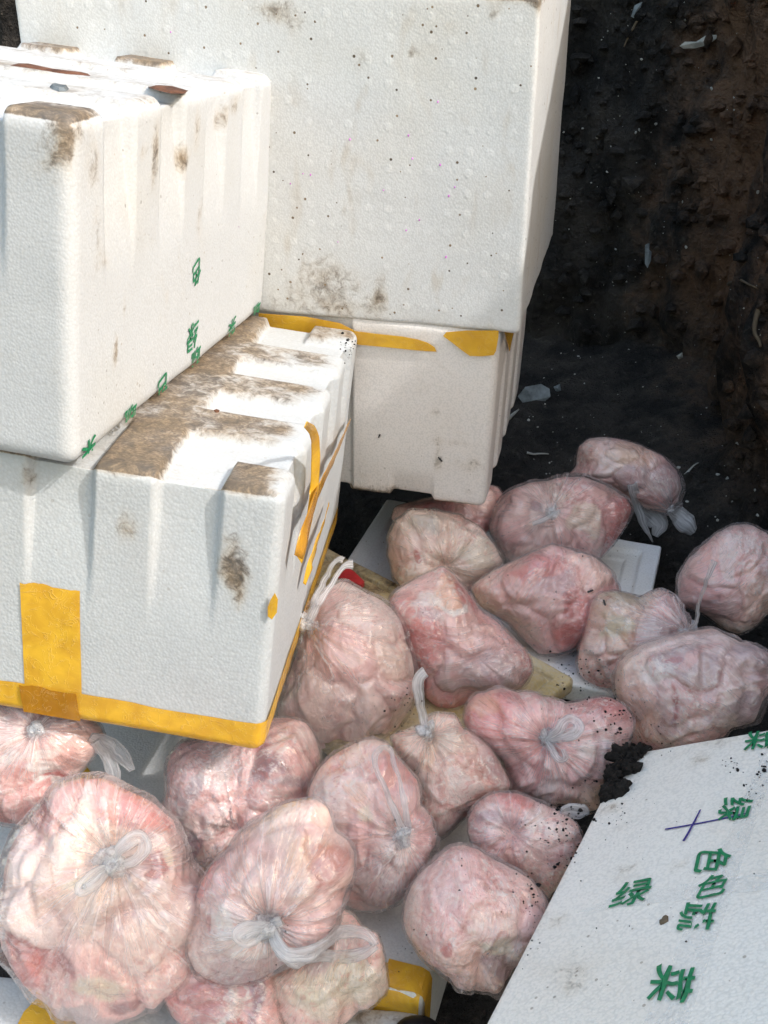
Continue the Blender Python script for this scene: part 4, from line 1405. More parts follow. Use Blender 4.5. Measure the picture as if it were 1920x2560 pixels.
BAGS['right_front'] = make_bag('big crumpled bag of meat beside the lid corner, loose plastic skirt below', kc('M3', [(500, 900), (540, 800), (640, 710), (780, 640), (900, 600), (1050, 560), (1250, 530), (1380, 600), (1430, 640), (1500, 630), (1590, 690), (1659, 780), (1720, 860), (1650, 960), (1540, 1130), (1500, 1190), (1400, 1230), (1330, 1260), (1260, 1350), (1100, 1400), (900, 1450), (720, 1480), (620, 1400), (600, 1250), (560, 1130), (510, 1040)]), 0.10, kc('M3', [(1640, 850)])[0],
    mm('rfront', 10, warm=.55, red=.4, pale=.7, dark=.3), 'film', 10, 0.8, 0.0, spots=[(kc('M3', [(850, 1080)])[0], (14, 30, 0), (0.50, 0.12, 0.11), 0.8), (kc('M3', [(890, 730)])[0], (26, 12, 0), (0.50, 0.12, 0.11), 0.6), (kc('M3', [(1000, 930)])[0], (26, 14, 0), (0.55, 0.30, 0.24), 0.6), (kc('M3', [(1350, 1100)])[0], (60, 24, 0), (0.34, 0.20, 0.24), 0.6), (kc('M3', [(700, 850)])[0], (60, 40, 0.6), (0.92, 0.84, 0.79), 0.6), (kc('M3', [(740, 1280)])[0], (50, 30, 0), (0.88, 0.55, 0.38), 0.5), (kc('M3', [(820, 1200)])[0], (30, 22, 0), (0.34, 0.20, 0.24), 0.5), (kc('M3', [(1050, 720)])[0], (60, 14, 0.7), (0.86, 0.45, 0.40), 0.6)], tuft=0, pleat=1.0)
BAGS['spotted'] = make_bag('star-puckered bag of meat with white knot and black soil specks', kc('K8', [(170, 370), (230, 310), (330, 275), (440, 260), (560, 285), (700, 290), (850, 330), (980, 380), (1100, 345), (1330, 305), (1450, 370), (1520, 460), (1535, 490), (1510, 580), (1440, 720), (1400, 860), (1340, 1020), (1260, 1130), (1240, 1230), (1130, 1260), (980, 1215), (900, 1170), (860, 1200), (750, 1160), (620, 1120), (500, 1090), (490, 1010), (470, 900), (420, 800), (330, 690), (240, 620), (130, 540), (150, 440)]), 0.11, kc('K8', [(770, 600)])[0],
    mm('spot', 11, warm=.35, red=.5, pale=.55, dark=.2), 'film', 11, 0.8, 0.0, spots=[(kc('K8', [(230, 440)])[0], (26, 14, 0), (0.50, 0.12, 0.11), 0.45), (kc('K8', [(300, 370)])[0], (50, 28, 0), (0.88, 0.55, 0.38), 0.5), (kc('K8', [(1020, 830)])[0], (50, 40, 0), (0.80, 0.40, 0.40), 0.5), (kc('K8', [(1200, 640)])[0], (50, 26, 0), (0.92, 0.84, 0.79), 0.6), (kc('K8', [(1250, 650)])[0], (22, 40, 0), (0.62, 0.36, 0.42), 0.4), (kc('K8', [(790, 930)])[0], (26, 60, 0), (0.92, 0.84, 0.79), 0.5)], tuft=1.3, pleat=1.5,
    handles=[('knot_end', kc('K8', [(770, 590), (760, 545), (740, 515)]), [0.008, 0.014, 0.010], [0.006, 0.010, 0.010]),
             ('knot_end', kc('K8', [(780, 610), (830, 690), (870, 750), (915, 730), (880, 650)]), [0.010, 0.013, 0.012, 0.011, 0.008], [0.004, 0.008, 0.010, 0.012, 0.012]),
             ('loop', kc('K8', [(780, 600), (850, 500), (920, 400), (1000, 420), (1030, 470), (960, 540), (800, 600)]), [0.012, 0.018, 0.016, 0.016, 0.02, 0.026, 0.014], [0.004, 0.014, 0.016, 0.014, 0.012, 0.010, 0.004])])
BAGS['tan'] = make_bag('tan tinted bag of meat with a straight twisted neck, mid centre', kc('K6', [(590, 480), (680, 420), (800, 390), (860, 350), (900, 290), (1000, 270), (1110, 280), (1150, 330), (1190, 390), (1320, 470), (1410, 560), (1490, 690), (1560, 830), (1575, 860), (1540, 930), (1400, 1000), (1340, 1050), (1200, 1130), (1080, 1220), (970, 1275), (880, 1240), (820, 1100), (800, 950), (780, 830), (720, 740), (640, 620)]), 0.10, kc('K6', [(880, 395)])[0],
    mm('tan', 12, warm=.95, red=.2, pale=.75, dark=.15), 'film_tan', 12, 0.78, 0.4, spots=[(kc('K6', [(920, 560)])[0], (26, 30, 0), (0.88, 0.55, 0.38), 0.6), (kc('K6', [(1300, 650)])[0], (30, 26, 0), (0.55, 0.30, 0.24), 0.4), (kc('K6', [(1200, 820)])[0], (40, 40, 0), (0.92, 0.84, 0.79), 0.5), (kc('K6', [(880, 960)])[0], (30, 40, 0), (0.55, 0.30, 0.24), 0.35)], tuft=1.3, pleat=1.2,
    handles=[('neck', kc('K6', [(870, 380), (850, 280), (830, 150), (815, 0), (825, -70), (870, -95)]), [0.016, 0.016, 0.018, 0.020, 0.020, 0.02], [0.004, 0.010, 0.02, 0.03, 0.03, 0.03])])
BAGS['behind_front'] = make_bag('two-lobed bag of meat in a patch of sun under the taped box', kc('K3', [(60, 700), (90, 620), (180, 520), (330, 480), (600, 430), (800, 380), (940, 310), (1050, 300), (1200, 330), (1280, 420), (1310, 520), (1330, 640), (1310, 750), (1250, 860), (1240, 1000), (1180, 1150), (1000, 1300), (760, 1450), (560, 1560), (400, 1640), (300, 1650), (220, 1580), (170, 1400), (110, 1230), (10, 1130), (10, 1030), (60, 880), (50, 760)]), 0.085, kc('K3', [(690, 1190)])[0],
    mm('two', 13, warm=.3, red=.45, pale=.45, dark=.4), 'film_mid', 13, 0.78, 0.25, spots=[(kc('K3', [(1000, 650)])[0], (42, 45, 0), (0.26, 0.10, 0.11), 0.85), (kc('K3', [(930, 500)])[0], (30, 25, 0), (0.50, 0.12, 0.11), 0.75), (kc('K3', [(290, 900)])[0], (22, 60, -0.25), (0.50, 0.44, 0.46), 0.75), (kc('K3', [(300, 1280)])[0], (45, 36, 0), (0.34, 0.20, 0.24), 0.8), (kc('K3', [(420, 700)])[0], (40, 55, 0), (0.92, 0.84, 0.79), 0.6), (kc('K3', [(1150, 820)])[0], (40, 14, 0), (0.50, 0.44, 0.46), 0.6), (kc('K3', [(1100, 400)])[0], (50, 25, 0), (0.55, 0.30, 0.24), 0.5)], tuft=0, pleat=1.0)
BAGS['looped'] = make_bag('pink bag of meat with a thin white loop handle, right of the front centre bag', [(900, 1854), (861, 1872), (822, 1893), (792, 1926), (774, 1965), (769, 1998), (790, 2060), (820, 2120), (830, 2200), (852, 2256), (884, 2271), (920, 2280), (969, 2268), (1011, 2241), (1035, 2211), (1059, 2177), (1071, 2152), (1076, 2128), (1089, 2110), (1092, 2086), (1083, 2056), (1068, 2031), (1047, 2016), (1050, 1983), (1044, 1950), (1023, 1929), (993, 1893), (969, 1857), (930, 1852)], 0.105, (1008, 2059),
    mm('loop', 14, warm=.35, red=.45, pale=.5, dark=.25), 'film_mid', 14, 0.8, 0.2, spots=[(kc('K6', [(180, 850)])[0], (35, 40, 0), (0.88, 0.55, 0.38), 0.5), (kc('K6', [(330, 1080)])[0], (40, 32, 0), (0.88, 0.76, 0.58), 0.8), (kc('K6', [(600, 1460)])[0], (22, 12, 0), (0.26, 0.10, 0.11), 0.5), (kc('K6', [(350, 750)])[0], (28, 12, 0), (0.55, 0.30, 0.24), 0.6), (kc('K6', [(880, 1250)])[0], (26, 40, 0), (0.80, 0.42, 0.40), 0.6)], tuft=1.4, pleat=1.5,
    handles=[('handle', kc('K6', [(690, 1150), (620, 950), (545, 790), (470, 660), (450, 580), (490, 510), (545, 500), (600, 560), (640, 680), (670, 800), (700, 980), (720, 1130)]), [0.014, 0.010, 0.008, 0.008, 0.009, 0.011, 0.010, 0.009, 0.008, 0.008, 0.010, 0.012], [0.006, 0.015, 0.025, 0.03, 0.03, 0.03, 0.03, 0.03, 0.03, 0.025, 0.015, 0.006]),
             ('knot_end', kc('K6', [(690, 1190), (660, 1130), (645, 1090)]), [0.010, 0.014, 0.010], [0.006, 0.012, 0.014])])
BAGS['top_left'] = make_bag('bag of white and red fatty meat under the left end of the taped box', kc('K1', [(0, 180), (-120, 250), (-200, 450), (-190, 750), (-100, 980), (0, 1090), (100, 1140), (250, 1175), (400, 1140), (540, 1070), (560, 960), (590, 830), (700, 720), (830, 560), (850, 480), (800, 380), (700, 300), (450, 220), (200, 180)]), 0.14, kc('K1', [(400, 350)])[0],
    mm('topl', 15, warm=.3, red=.65, pale=.85, dark=.3), 'film_loose', 15, 0.8, 0.35, spots=[(kc('K1', [(440, 640)])[0], (30, 20, 0), (0.92, 0.84, 0.79), 0.95), (kc('K1', [(430, 790)])[0], (18, 20, 0), (0.92, 0.84, 0.79), 0.95), (kc('K1', [(500, 890)])[0], (16, 14, 0), (0.92, 0.84, 0.79), 0.95), (kc('K1', [(470, 500)])[0], (26, 16, 0), (0.92, 0.84, 0.79), 0.85), (kc('K1', [(250, 500)])[0], (26, 26, 0), (0.92, 0.84, 0.79), 0.7), (kc('K1', [(520, 800)])[0], (26, 10, 0), (0.50, 0.12, 0.11), 0.9), (kc('K1', [(150, 700)])[0], (30, 30, 0), (0.50, 0.12, 0.11), 0.6), (kc('K1', [(300, 620)])[0], (20, 24, 0), (0.50, 0.12, 0.11), 0.5), (kc('K1', [(600, 560)])[0], (60, 40, 0), (0.55, 0.30, 0.24), 0.45)], tuft=1.2, pleat=1.0,
    handles=[('loose_tail', kc('K1', [(800, 430), (920, 530), (1020, 640), (1090, 760)]), [0.02, 0.03, 0.032, 0.014], [0.0, 0.0, 0.0, 0.0]),
             ('loose_tail', kc('K1', [(830, 480), (900, 640), (940, 780), (950, 910)]), [0.02, 0.024, 0.026, 0.01], [0.0, 0.0, 0.0, 0.0])])
BAGS['bottom_skin'] = make_bag('tan bag of folded skin-like meat at the bottom, under the big white loop', [(686, 2422), (731, 2398), (792, 2361), (837, 2289), (846, 2265), (884, 2283), (906, 2310), (927, 2325), (948, 2331), (957, 2361), (966, 2422), (973, 2467), (966, 2485), (945, 2503), (921, 2518), (890, 2536), (860, 2560), (815, 2590), (710, 2585), (690, 2512)], 0.03, (900, 2470),
    mm('skin', 16, warm=1.0, red=.15, pale=.9, dark=.25), 'film_tan', 16, 0.8, 0.0, spots=[(kc('K7', [(200, 1250)])[0], (80, 50, 0), (0.80, 0.66, 0.50), 0.7), (kc('K7', [(400, 1400)])[0], (70, 20, 0.7), (0.80, 0.52, 0.44), 0.8), (kc('K4', [(1600, 1350)])[0], (120, 60, 0), (0.78, 0.68, 0.55), 0.7)], tuft=0, pleat=0.8)
BAGS['bottom_red'] = make_bag('darker red bag of meat at the bottom edge between two larger bags', kc('K4', [(20, 1400), (250, 1150), (400, 1200), (600, 1200), (850, 1180), (940, 1180), (980, 1450), (1010, 1600), (1050, 1730), (600, 1760), (300, 1680), (100, 1580)]), 0.02, kc('K4', [(750, 1450)])[0],
    mm('redb', 17, warm=.2, red=.95, pale=.3, dark=.5), 'film_mid', 17, 0.7, 0.1, spots=[(kc('K4', [(450, 1400)])[0], (80, 36, 0), (0.50, 0.12, 0.11), 0.6), (kc('K4', [(650, 1500)])[0], (24, 40, 0), (0.92, 0.84, 0.79), 0.6), (kc('K4', [(860, 1350)])[0], (24, 60, 0), (0.34, 0.20, 0.24), 0.8), (kc('K4', [(700, 1560)])[0], (24, 12, 0), (0.50, 0.12, 0.11), 0.8)], tuft=0)
BAGS['round_right'] = make_bag('smooth round bag of pale meat against the printed lid', kc('K7', [(680, 780), (700, 640), (760, 500), (840, 390), (960, 290), (1100, 200), (1200, 185), (1300, 200), (1450, 290), (1640, 380)]) + [(1326, 2195), (1369, 2247), (1385, 2300), (1340, 2390)] + kc('K7', [(1600, 1180), (1540, 1280), (1450, 1380), (1390, 1350), (1200, 1360), (1110, 1330), (1070, 1260), (950, 1200), (850, 1140), (760, 1000), (700, 880)]), 0.08, kc('K7', [(1290, 1050)])[0],
    mm('rright', 18, warm=.6, red=.3, pale=.85, dark=.15), 'film', 18, 0.88, 0.0, spots=[(kc('K7', [(1010, 870)])[0], (32, 22, 0), (0.50, 0.12, 0.11), 0.75), (kc('K7', [(1480, 830)])[0], (30, 24, 0), (0.50, 0.12, 0.11), 0.45), (kc('K7', [(1480, 960)])[0], (50, 45, 0), (0.88, 0.76, 0.58), 0.7), (kc('K7', [(1360, 340)])[0], (18, 24, 0), (0.55, 0.30, 0.24), 0.7), (kc('K7', [(1450, 1180)])[0], (60, 30, 0), (0.34, 0.20, 0.24), 0.6)], tuft=0, pleat=0.9, lump=0.75)
BAGS['puckered'] = make_bag('small puckered bag of pink meat speckled with soil, above the round pale one', kc('K8', [(170, 1420), (180, 1320), (260, 1210), (340, 1140), (440, 1115), (580, 1120), (720, 1170), (850, 1230), (960, 1270), (1060, 1350), (1110, 1470)]) + [(1440, 2140), (1413, 2180), (1369, 2247), (1330, 2215), (1280, 2175), (1230, 2150), (1190, 2125)], 0.085, kc('K8', [(480, 1350)])[0],
    mm('puck', 19, warm=.25, red=.4, pale=.55, dark=.2), 'film', 19, 0.82, 0.0, spots=[(kc('K8', [(420, 1260)])[0], (40, 20, 0), (0.34, 0.20, 0.24), 0.5), (kc('K8', [(700, 1290)])[0], (40, 40, 0), (0.92, 0.84, 0.79), 0.5)], tuft=0, pleat=1.6,
    handles=[('loose_tail', kc('K8', [(930, 1250), (1020, 1250), (1100, 1255), (1180, 1265)]), [0.02, 0.03, 0.03, 0.006], [0.0, 0.0, 0.0, 0.0])])
BAGS['front_centre'] = make_bag('bag of pink and white meat tied with a big white loop, front centre', kc('K3', [(560, 1440), (620, 1340), (700, 1240), (900, 1120), (940, 1080), (1090, 1010), (1290, 985), (1400, 1060), (1430, 1160), (1440, 1280), (1540, 1350), (1600, 1450), (1590, 1580)]) + kc('K4', [(1560, 480), (1490, 650), (1460, 740), (1390, 810), (1300, 960), (1200, 1050), (1080, 1120), (950, 1190), (800, 1270), (600, 1315), (400, 1300), (290, 1210), (230, 1080), (220, 960), (260, 840), (300, 720), (310, 600), (360, 480), (440, 330)]), 0.13, kc('K4', [(950, 670)])[0],
    mm('frontc', 20, warm=.6, red=.55, pale=.65, dark=.2), 'film_mid', 20, 0.72, 0.25, spots=[(kc('K4', [(400, 840)])[0], (22, 26, 0), (0.50, 0.12, 0.11), 0.7), (kc('K4', [(850, 1100)])[0], (45, 30, 0), (0.55, 0.30, 0.24), 0.5), (kc('K4', [(1200, 150)])[0], (60, 35, 0), (0.88, 0.55, 0.38), 0.5), (kc('K4', [(1450, 250)])[0], (30, 60, 0), (0.50, 0.12, 0.11), 0.45), (kc('K4', [(680, 300)])[0], (26, 40, 0), (0.55, 0.30, 0.24), 0.6), (kc('K4', [(600, 720)])[0], (26, 28, 0), (0.92, 0.84, 0.79), 0.8), (kc('K3', [(800, 1300)])[0], (35, 25, 0), (0.55, 0.30, 0.24), 0.55)], tuft=1.9, pleat=1.6,
    handles=[('loop', kc('K4', [(940, 680), (860, 640), (770, 660), (710, 700), (750, 750), (840, 740), (920, 690)]), [0.014, 0.022, 0.024, 0.022, 0.02, 0.02, 0.012], [0.006, 0.014, 0.018, 0.018, 0.016, 0.014, 0.006]),
             ('knot_end', kc('K4', [(960, 660), (1010, 640), (1060, 620)]), [0.014, 0.02, 0.014], [0.006, 0.012, 0.012]),
             ('handle', kc('K4', [(960, 710), (1020, 790), (1100, 840), (1300, 850), (1500, 860), (1650, 890), (1760, 940), (1790, 1010)]), [0.018, 0.026, 0.022, 0.024, 0.024, 0.020, 0.016, 0.014], [0.006, 0.018, 0.025, 0.02, 0.01, 0.0, 0.0, 0.0]),
             ('handle', kc('K4', [(970, 730), (1060, 860), (1180, 950), (1330, 1040), (1500, 1090), (1650, 1090), (1740, 1060), (1790, 1010)]), [0.018, 0.026, 0.026, 0.022, 0.022, 0.022, 0.018, 0.014], [0.008, 0.02, 0.022, 0.015, 0.0, 0.0, 0.0, 0.0])])
BAGS['biggest'] = make_bag('biggest bag of meat, loose milky plastic with a white knot, bottom left', kc('K1', [(200, 1190), (330, 1060), (450, 930), (560, 860), (700, 830), (860, 870), (1000, 950), (1150, 1000), (1260, 1070), (1340, 1170), (1400, 1210), (1460, 1330), (1500, 1450)]) + kc('K2', [(1510, 400), (1590, 480), (1650, 570), (1640, 700), (1600, 800), (1570, 1000), (1590, 1150), (1480, 1260), (1390, 1330), (1300, 1430), (1150, 1480), (1000, 1530), (850, 1590), (700, 1600), (560, 1570), (430, 1480), (320, 1380), (210, 1200), (110, 1030), (40, 830), (5, 650), (20, 530), (70, 440), (90, 300), (130, 150)]), 0.10, kc('K2', [(1070, 150)])[0],
    mm('biggest', 21, warm=.45, red=.55, pale=.5, dark=.35), 'film_loose', 21, 0.68, 0.55, spots=[(kc('K2', [(330, 1000)])[0], (55, 75, -0.5), (0.50, 0.12, 0.11), 0.75), (kc('K2', [(560, 960)])[0], (35, 55, 0.7), (0.50, 0.12, 0.11), 0.7), (kc('K2', [(1100, 1300)])[0], (45, 25, 0), (0.26, 0.10, 0.11), 0.7), (kc('K2', [(760, 1450)])[0], (90, 26, 0), (0.50, 0.44, 0.46), 0.7), (kc('K2', [(850, 1150)])[0], (70, 45, 0), (0.88, 0.76, 0.58), 0.75), (kc('K2', [(1300, 210)])[0], (45, 32, 0), (0.50, 0.12, 0.11), 0.85), (kc('K2', [(1420, 220)])[0], (22, 16, 0), (0.88, 0.76, 0.58), 0.9), (kc('K2', [(720, 270)])[0], (32, 22, 0), (0.88, 0.76, 0.58), 0.8), (kc('K2', [(1130, 620)])[0], (40, 40, 0), (0.55, 0.30, 0.24), 0.5), (kc('K2', [(150, 850)])[0], (22, 60, 0), (0.50, 0.44, 0.46), 0.5)], tuft=1.7, pleat=1.5, center=(250, 2240),
    handles=[('loop', kc('K1', [(1070, 1350), (1100, 1250), (1180, 1180), (1260, 1150), (1320, 1200), (1290, 1290), (1200, 1350), (1090, 1380)]), [0.012, 0.018, 0.020, 0.022, 0.022, 0.02, 0.018, 0.012], [0.006, 0.016, 0.02, 0.022, 0.02, 0.018, 0.012, 0.006]),
             ('loop', kc('K1', [(1050, 1370), (960, 1390), (890, 1450), (840, 1500), (880, 1510), (960, 1460), (1050, 1390)]), [0.012, 0.018, 0.022, 0.022, 0.02, 0.018, 0.012], [0.006, 0.014, 0.018, 0.018, 0.016, 0.012, 0.006])])


# ------------------------------------------------------------------ small things
def bvh_scene():
    deps = bpy.context.evaluated_depsgraph_get()
    return deps


bpy.context.view_layer.update()
DG = bpy.context.evaluated_depsgraph_get()


def hit(px):
    d = Vector(ray(px)).normalized()
    ok, loc, nrm, idx_, ob, mt = scene.ray_cast(DG, Vector(CAM), d)
    return (np.array(loc), np.array(nrm), ob) if ok else (None, None, None)


def crumbs(name, label, spots, mat, n_tot):
    """soil crumbs lying where the photograph shows them: (photo polygon centre, spread, count, size range)"""
    base = []
    t = (1 + 5 ** .5) / 2
    iv = np.array([(-1, t, 0), (1, t, 0), (-1, -t, 0), (1, -t, 0), (0, -1, t), (0, 1, t), (0, -1, -t), (0, 1, -t), (t, 0, -1), (t, 0, 1), (-t, 0, -1), (-t, 0, 1)]) / 1.9
    ifc = [(0, 11, 5), (0, 5, 1), (0, 1, 7), (0, 7, 10), (0, 10, 11), (1, 5, 9), (5, 11, 4), (11, 10, 2), (10, 7, 6), (7, 1, 8), (3, 9, 4), (3, 4, 2), (3, 2, 6), (3, 6, 8), (3, 8, 9), (4, 9, 5), (2, 4, 11), (6, 2, 10), (8, 6, 7), (9, 8, 1)]
    V, F = [], []
    for (cx_, cy_), (sx, sy), cnt, (s0, s1) in spots:
        for _ in range(int(cnt * 0.75)):
            q = (cx_ + rng.gauss(0, sx), cy_ + rng.gauss(0, sy))
            p, n_, ob = hit(q)
            if p is None or np.linalg.norm(p - CAM) > 4 or ob.name.startswith(('ground', 'soil')):
                continue
            r = rng.uniform(s0, s1) * (0.3 + 0.9 * rng.random() ** 3)
            k = len(V)
            jig = 1 + 0.5 * (nrng.random((12, 1)) - 0.5)
            sc = np.array([rng.uniform(.7, 1.3), rng.uniform(.7, 1.3), rng.uniform(.6, 1.0)])
            V.extend(list(p + n_ * r * 0.3 + iv * jig * sc * r))
            F.extend([tuple(a + k for a in f) for f in ifc])
    o = obj(name, V, F, mat, shade=False)
    o['label'] = label
    o['kind'] = 'stuff'
    o['category'] = 'soil'
    return o


SPOTS = [((1520, 1790), (40, 45), 70, (.0010, .0022)), ((1540, 1900), (18, 60), 60, (.0012, .0028)), ((1480, 1980), (35, 40), 50, (.0010, .0022)), ((1400, 1850), (70, 90), 40, (.0008, .0014)),
         ((1410, 2060), (30, 40), 70, (.0010, .0022)), ((1440, 2040), (25, 20), 30, (.0014, .003)), ((1400, 2130), (25, 40), 40, (.0010, .0024)), ((1350, 2080), (40, 40), 25, (.0008, .0014)),
         ((1330, 2270), (12, 60), 45, (.0010, .0026)), ((1290, 2200), (40, 50), 30, (.0008, .0016)), ((1200, 2180), (90, 50), 14, (.0008, .0016)), ((1420, 1670), (30, 30), 60, (.0010, .0024)), ((1480, 1700), (40, 50), 50, (.0010, .0024)),
         ((1640, 1840), (30, 30), 30, (.0008, .0020)), ((1600, 1800), (40, 40), 20, (.0008, .0014)), ((1000, 1780), (40, 30), 40, (.0008, .0018)), ((1180, 2050), (90, 60), 14, (.0008, .0014)), ((960, 2380), (50, 60), 22, (.0008, .0024)),
         ((1820, 1915), (18, 10), 22, (.0010, .0030)), ((1905, 1925), (8, 20), 24, (.0010, .003)), ((1875, 1980), (8, 20), 20, (.0008, .002)), ((1560, 1960), (40, 50), 36, (.0008, .0018)), ((1540, 2040), (25, 50), 20, (.0008, .0018)),
         ((1660, 2200), (140, 160), 40, (.0007, .0014)), ((1540, 1420), (60, 60), 30, (.0008, .0016)), ((870, 868), (11, 16), 60, (.0010, .0022)), ((1210, 1500), (200, 80), 26, (.0008, .0014)), ((700, 2400), (60, 60), 8, (.0008, .0016))]
crumbs('soil_crumbs', 'black soil crumbs scattered over bags and foam', SPOTS, M['soilcrumb'], 900)


def clods(name, label, n, sizes, region, mat, sink):
    iv = np.array([(-1, 1.618, 0), (1, 1.618, 0), (-1, -1.618, 0), (1, -1.618, 0), (0, -1, 1.618), (0, 1, 1.618), (0, -1, -1.618), (0, 1, -1.618), (1.618, 0, -1), (1.618, 0, 1), (-1.618, 0, -1), (-1.618, 0, 1)]) / 1.9
    ifc = [(0, 11, 5), (0, 5, 1), (0, 1, 7), (0, 7, 10), (0, 10, 11), (1, 5, 9), (5, 11, 4), (11, 10, 2), (10, 7, 6), (7, 1, 8), (3, 9, 4), (3, 4, 2), (3, 2, 6), (3, 6, 8), (3, 8, 9), (4, 9, 5), (2, 4, 11), (6, 2, 10), (8, 6, 7), (9, 8, 1)]
    V, F = [], []
    for _ in range(n):
        q = (rng.uniform(region[0], region[1]), rng.uniform(region[2], region[3]))
        p, n_, ob = hit(q)
        if p is None or not ob.name.startswith(('ground', 'soil_bank')):
            continue
        r = sizes[0] + (sizes[1] - sizes[0]) * rng.random() ** 4
        k = len(V)
        jig = 1 + 0.7 * (nrng.random((12, 1)) - 0.5)
        sc = np.array([rng.uniform(.6, 1.4), rng.uniform(.6, 1.4), rng.uniform(.6, 1.2)])
        V.extend(list(p - n_ * r * sink + iv * jig * sc * r))
        F.extend([tuple(a + k for a in f) for f in ifc])
    o = obj(name, V, F, mat, shade=False)
    o['kind'] = 'stuff'
    o['label'] = label
    o['category'] = 'soil'


clods('soil_clods', 'loose dark clods and grit over the soil', 2600, (.002, .022), (1180, 1960, -40, 2600), M['soil'], 0.55)
clods('pale_grit', 'tiny pale crumbs of foam strewn on the dark soil', 260, (.0012, .005), (1300, 1930, 0, 1400), M['scrap'], 0.0)


def lump(name, label, cat, pts, mat, seed, rough=0.35, sub=4):
    """soil clod laid over the surface: list of (photo point, radius in m)"""
    bm = bmesh.new()
    for q, r in pts:
        p, n_, ob = hit(q)
        if p is None:
            continue
        bmesh.ops.create_icosphere(bm, subdivisions=sub, radius=r, matrix=Matrix.Translation(Vector(p + n_ * r * 0.25)))
    vs = np.array([v.co for v in bm.verts])
    rr = np.array([0.5 + 0.0 * v.co.x for v in bm.verts])
    dn = 0.7 * fbm(vs * 60, seed, 3) + 0.6 * fbm(vs * 190, seed + 2, 3)
    for v, dd in zip(bm.verts, dn):
        v.co += v.normal * (rough * 0.025 * dd)
    me = bpy.data.meshes.new(name)
    bm.to_mesh(me)
    bm.free()
    me.materials.append(mat)
    o = bpy.data.objects.new(name, me)
    C.objects.link(o)
    return tag(o, label, cat)


clod = []
for q, r in (((1560, 1900), 0.020), ((1600, 1888), 0.014), ((1575, 1930), 0.017), ((1540, 1950), 0.019), ((1556, 1975), 0.013), ((1525, 1985), 0.014), ((1612, 1872), 0.009), ((1510, 2000), 0.008), ((1545, 1915), 0.018), ((1580, 1905), 0.016), ((1590, 1870), 0.014), ((1550, 1935), 0.018), ((1536, 1970), 0.016), ((1520, 1994), 0.011)):
    clod.append((q, r * 0.66))
lump('soil_clod', 'heap of black soil on the corner of the printed lid', 'soil', clod, M['soilheap'], 51, rough=0.55)['kind'] = 'stuff'


def fly(label, q, ang, size=0.008):
    p, n_, ob = hit(q)
    if p is None:
        return
    z = Vector(n_)
    x = Vector(RGT) - z * z.dot(Vector(RGT))
    x.normalize()
    y = z.cross(x)
    m = Matrix(((x.x, y.x, z.x, p[0]), (x.y, y.y, z.y, p[1]), (x.z, y.z, z.z, p[2]), (0, 0, 0, 1))) @ Matrix.Rotation(ang, 4, 'Z')
    m.translation = Vector(p) + z * size * 0.22
    root = empty('fly', m, label, 'fly', 'flies on the heap')
    bm = bmesh.new()
    for cx_, s in ((0.0, (.26, .2, .2)), (0.36, (.16, .2, .16)), (-0.42, (.36, .2, .18))):
        bmesh.ops.create_icosphere(bm, subdivisions=2, radius=1, matrix=Matrix.Translation((cx_ * size, 0, 0)) @ Matrix.Diagonal((s[0] * size, s[1] * size, s[2] * size, 1)))
    for sgn in (-1, 1):
        for lx in (-0.15, 0.05, 0.2):
            bmesh.ops.create_cone(bm, segments=5, radius1=0.02 * size, radius2=0.02 * size, depth=0.5 * size, matrix=Matrix.Translation((lx * size, sgn * 0.3 * size, -0.08 * size)) @ Matrix.Rotation(math.radians(70) * sgn, 4, 'X'))
    me = bpy.data.meshes.new('body')
    bm.to_mesh(me)
    bm.free()
    me.materials.append(M['fly'])
    o = bpy.data.objects.new('body', me)
    C.objects.link(o)
    o.parent = root
    for sgn in (-1, 1):
        V = [(0.05 * size, 0.05 * sgn * size, 0.16 * size)]
        for k in range(9):
            a = -0.9 + 1.8 * k / 8
            V.append(((-0.55 + 0.3 * math.cos(a * 2)) * size - 0.25 * size, sgn * (0.26 + 0.2 * math.sin(a)) * size, (0.2 + 0.02 * k) * size))
        obj('wing', V, [(0, k, k + 1) for k in range(1, 9)], M['wing'], root)


fly('black fly on the shaded lower front of the back box', (1100, 1146), 2.3)
fly('small dark fly on the sunlit middle of the back box', (949, 1088), 1.2, 0.006)
fly('fly on the pointed wide bag right of centre', (1478, 1477), 0.4)
fly('fly on the greenish bag with the upright handle', (1512, 1506), 1.8)

# red plastic scrap by the handles of the hanging bag
q0 = [at_z(p, 0.085) for p in kc('K5', [(480, 335), (560, 260), (620, 300), (700, 380), (680, 410), (580, 370)])]
bm = bmesh.new()
f0 = bm.faces.new([bm.verts.new(Vector(p)) for p in q0])
ex_ = bmesh.ops.extrude_face_region(bm, geom=[f0])
for v in ex_['geom']:
    if isinstance(v, bmesh.types.BMVert):
        v.co.z += 0.008
bmesh.ops.recalc_face_normals(bm, faces=bm.faces)
me_ = bpy.data.meshes.new('plastic_scrap')
bm.to_mesh(me_)
bm.free()
me_.materials.append(M['red'])
o_ = bpy.data.objects.new('plastic_scrap', me_)
C.objects.link(o_)
tag(o_, 'red plastic scrap on the yellowed lid behind the white handles', 'scrap')


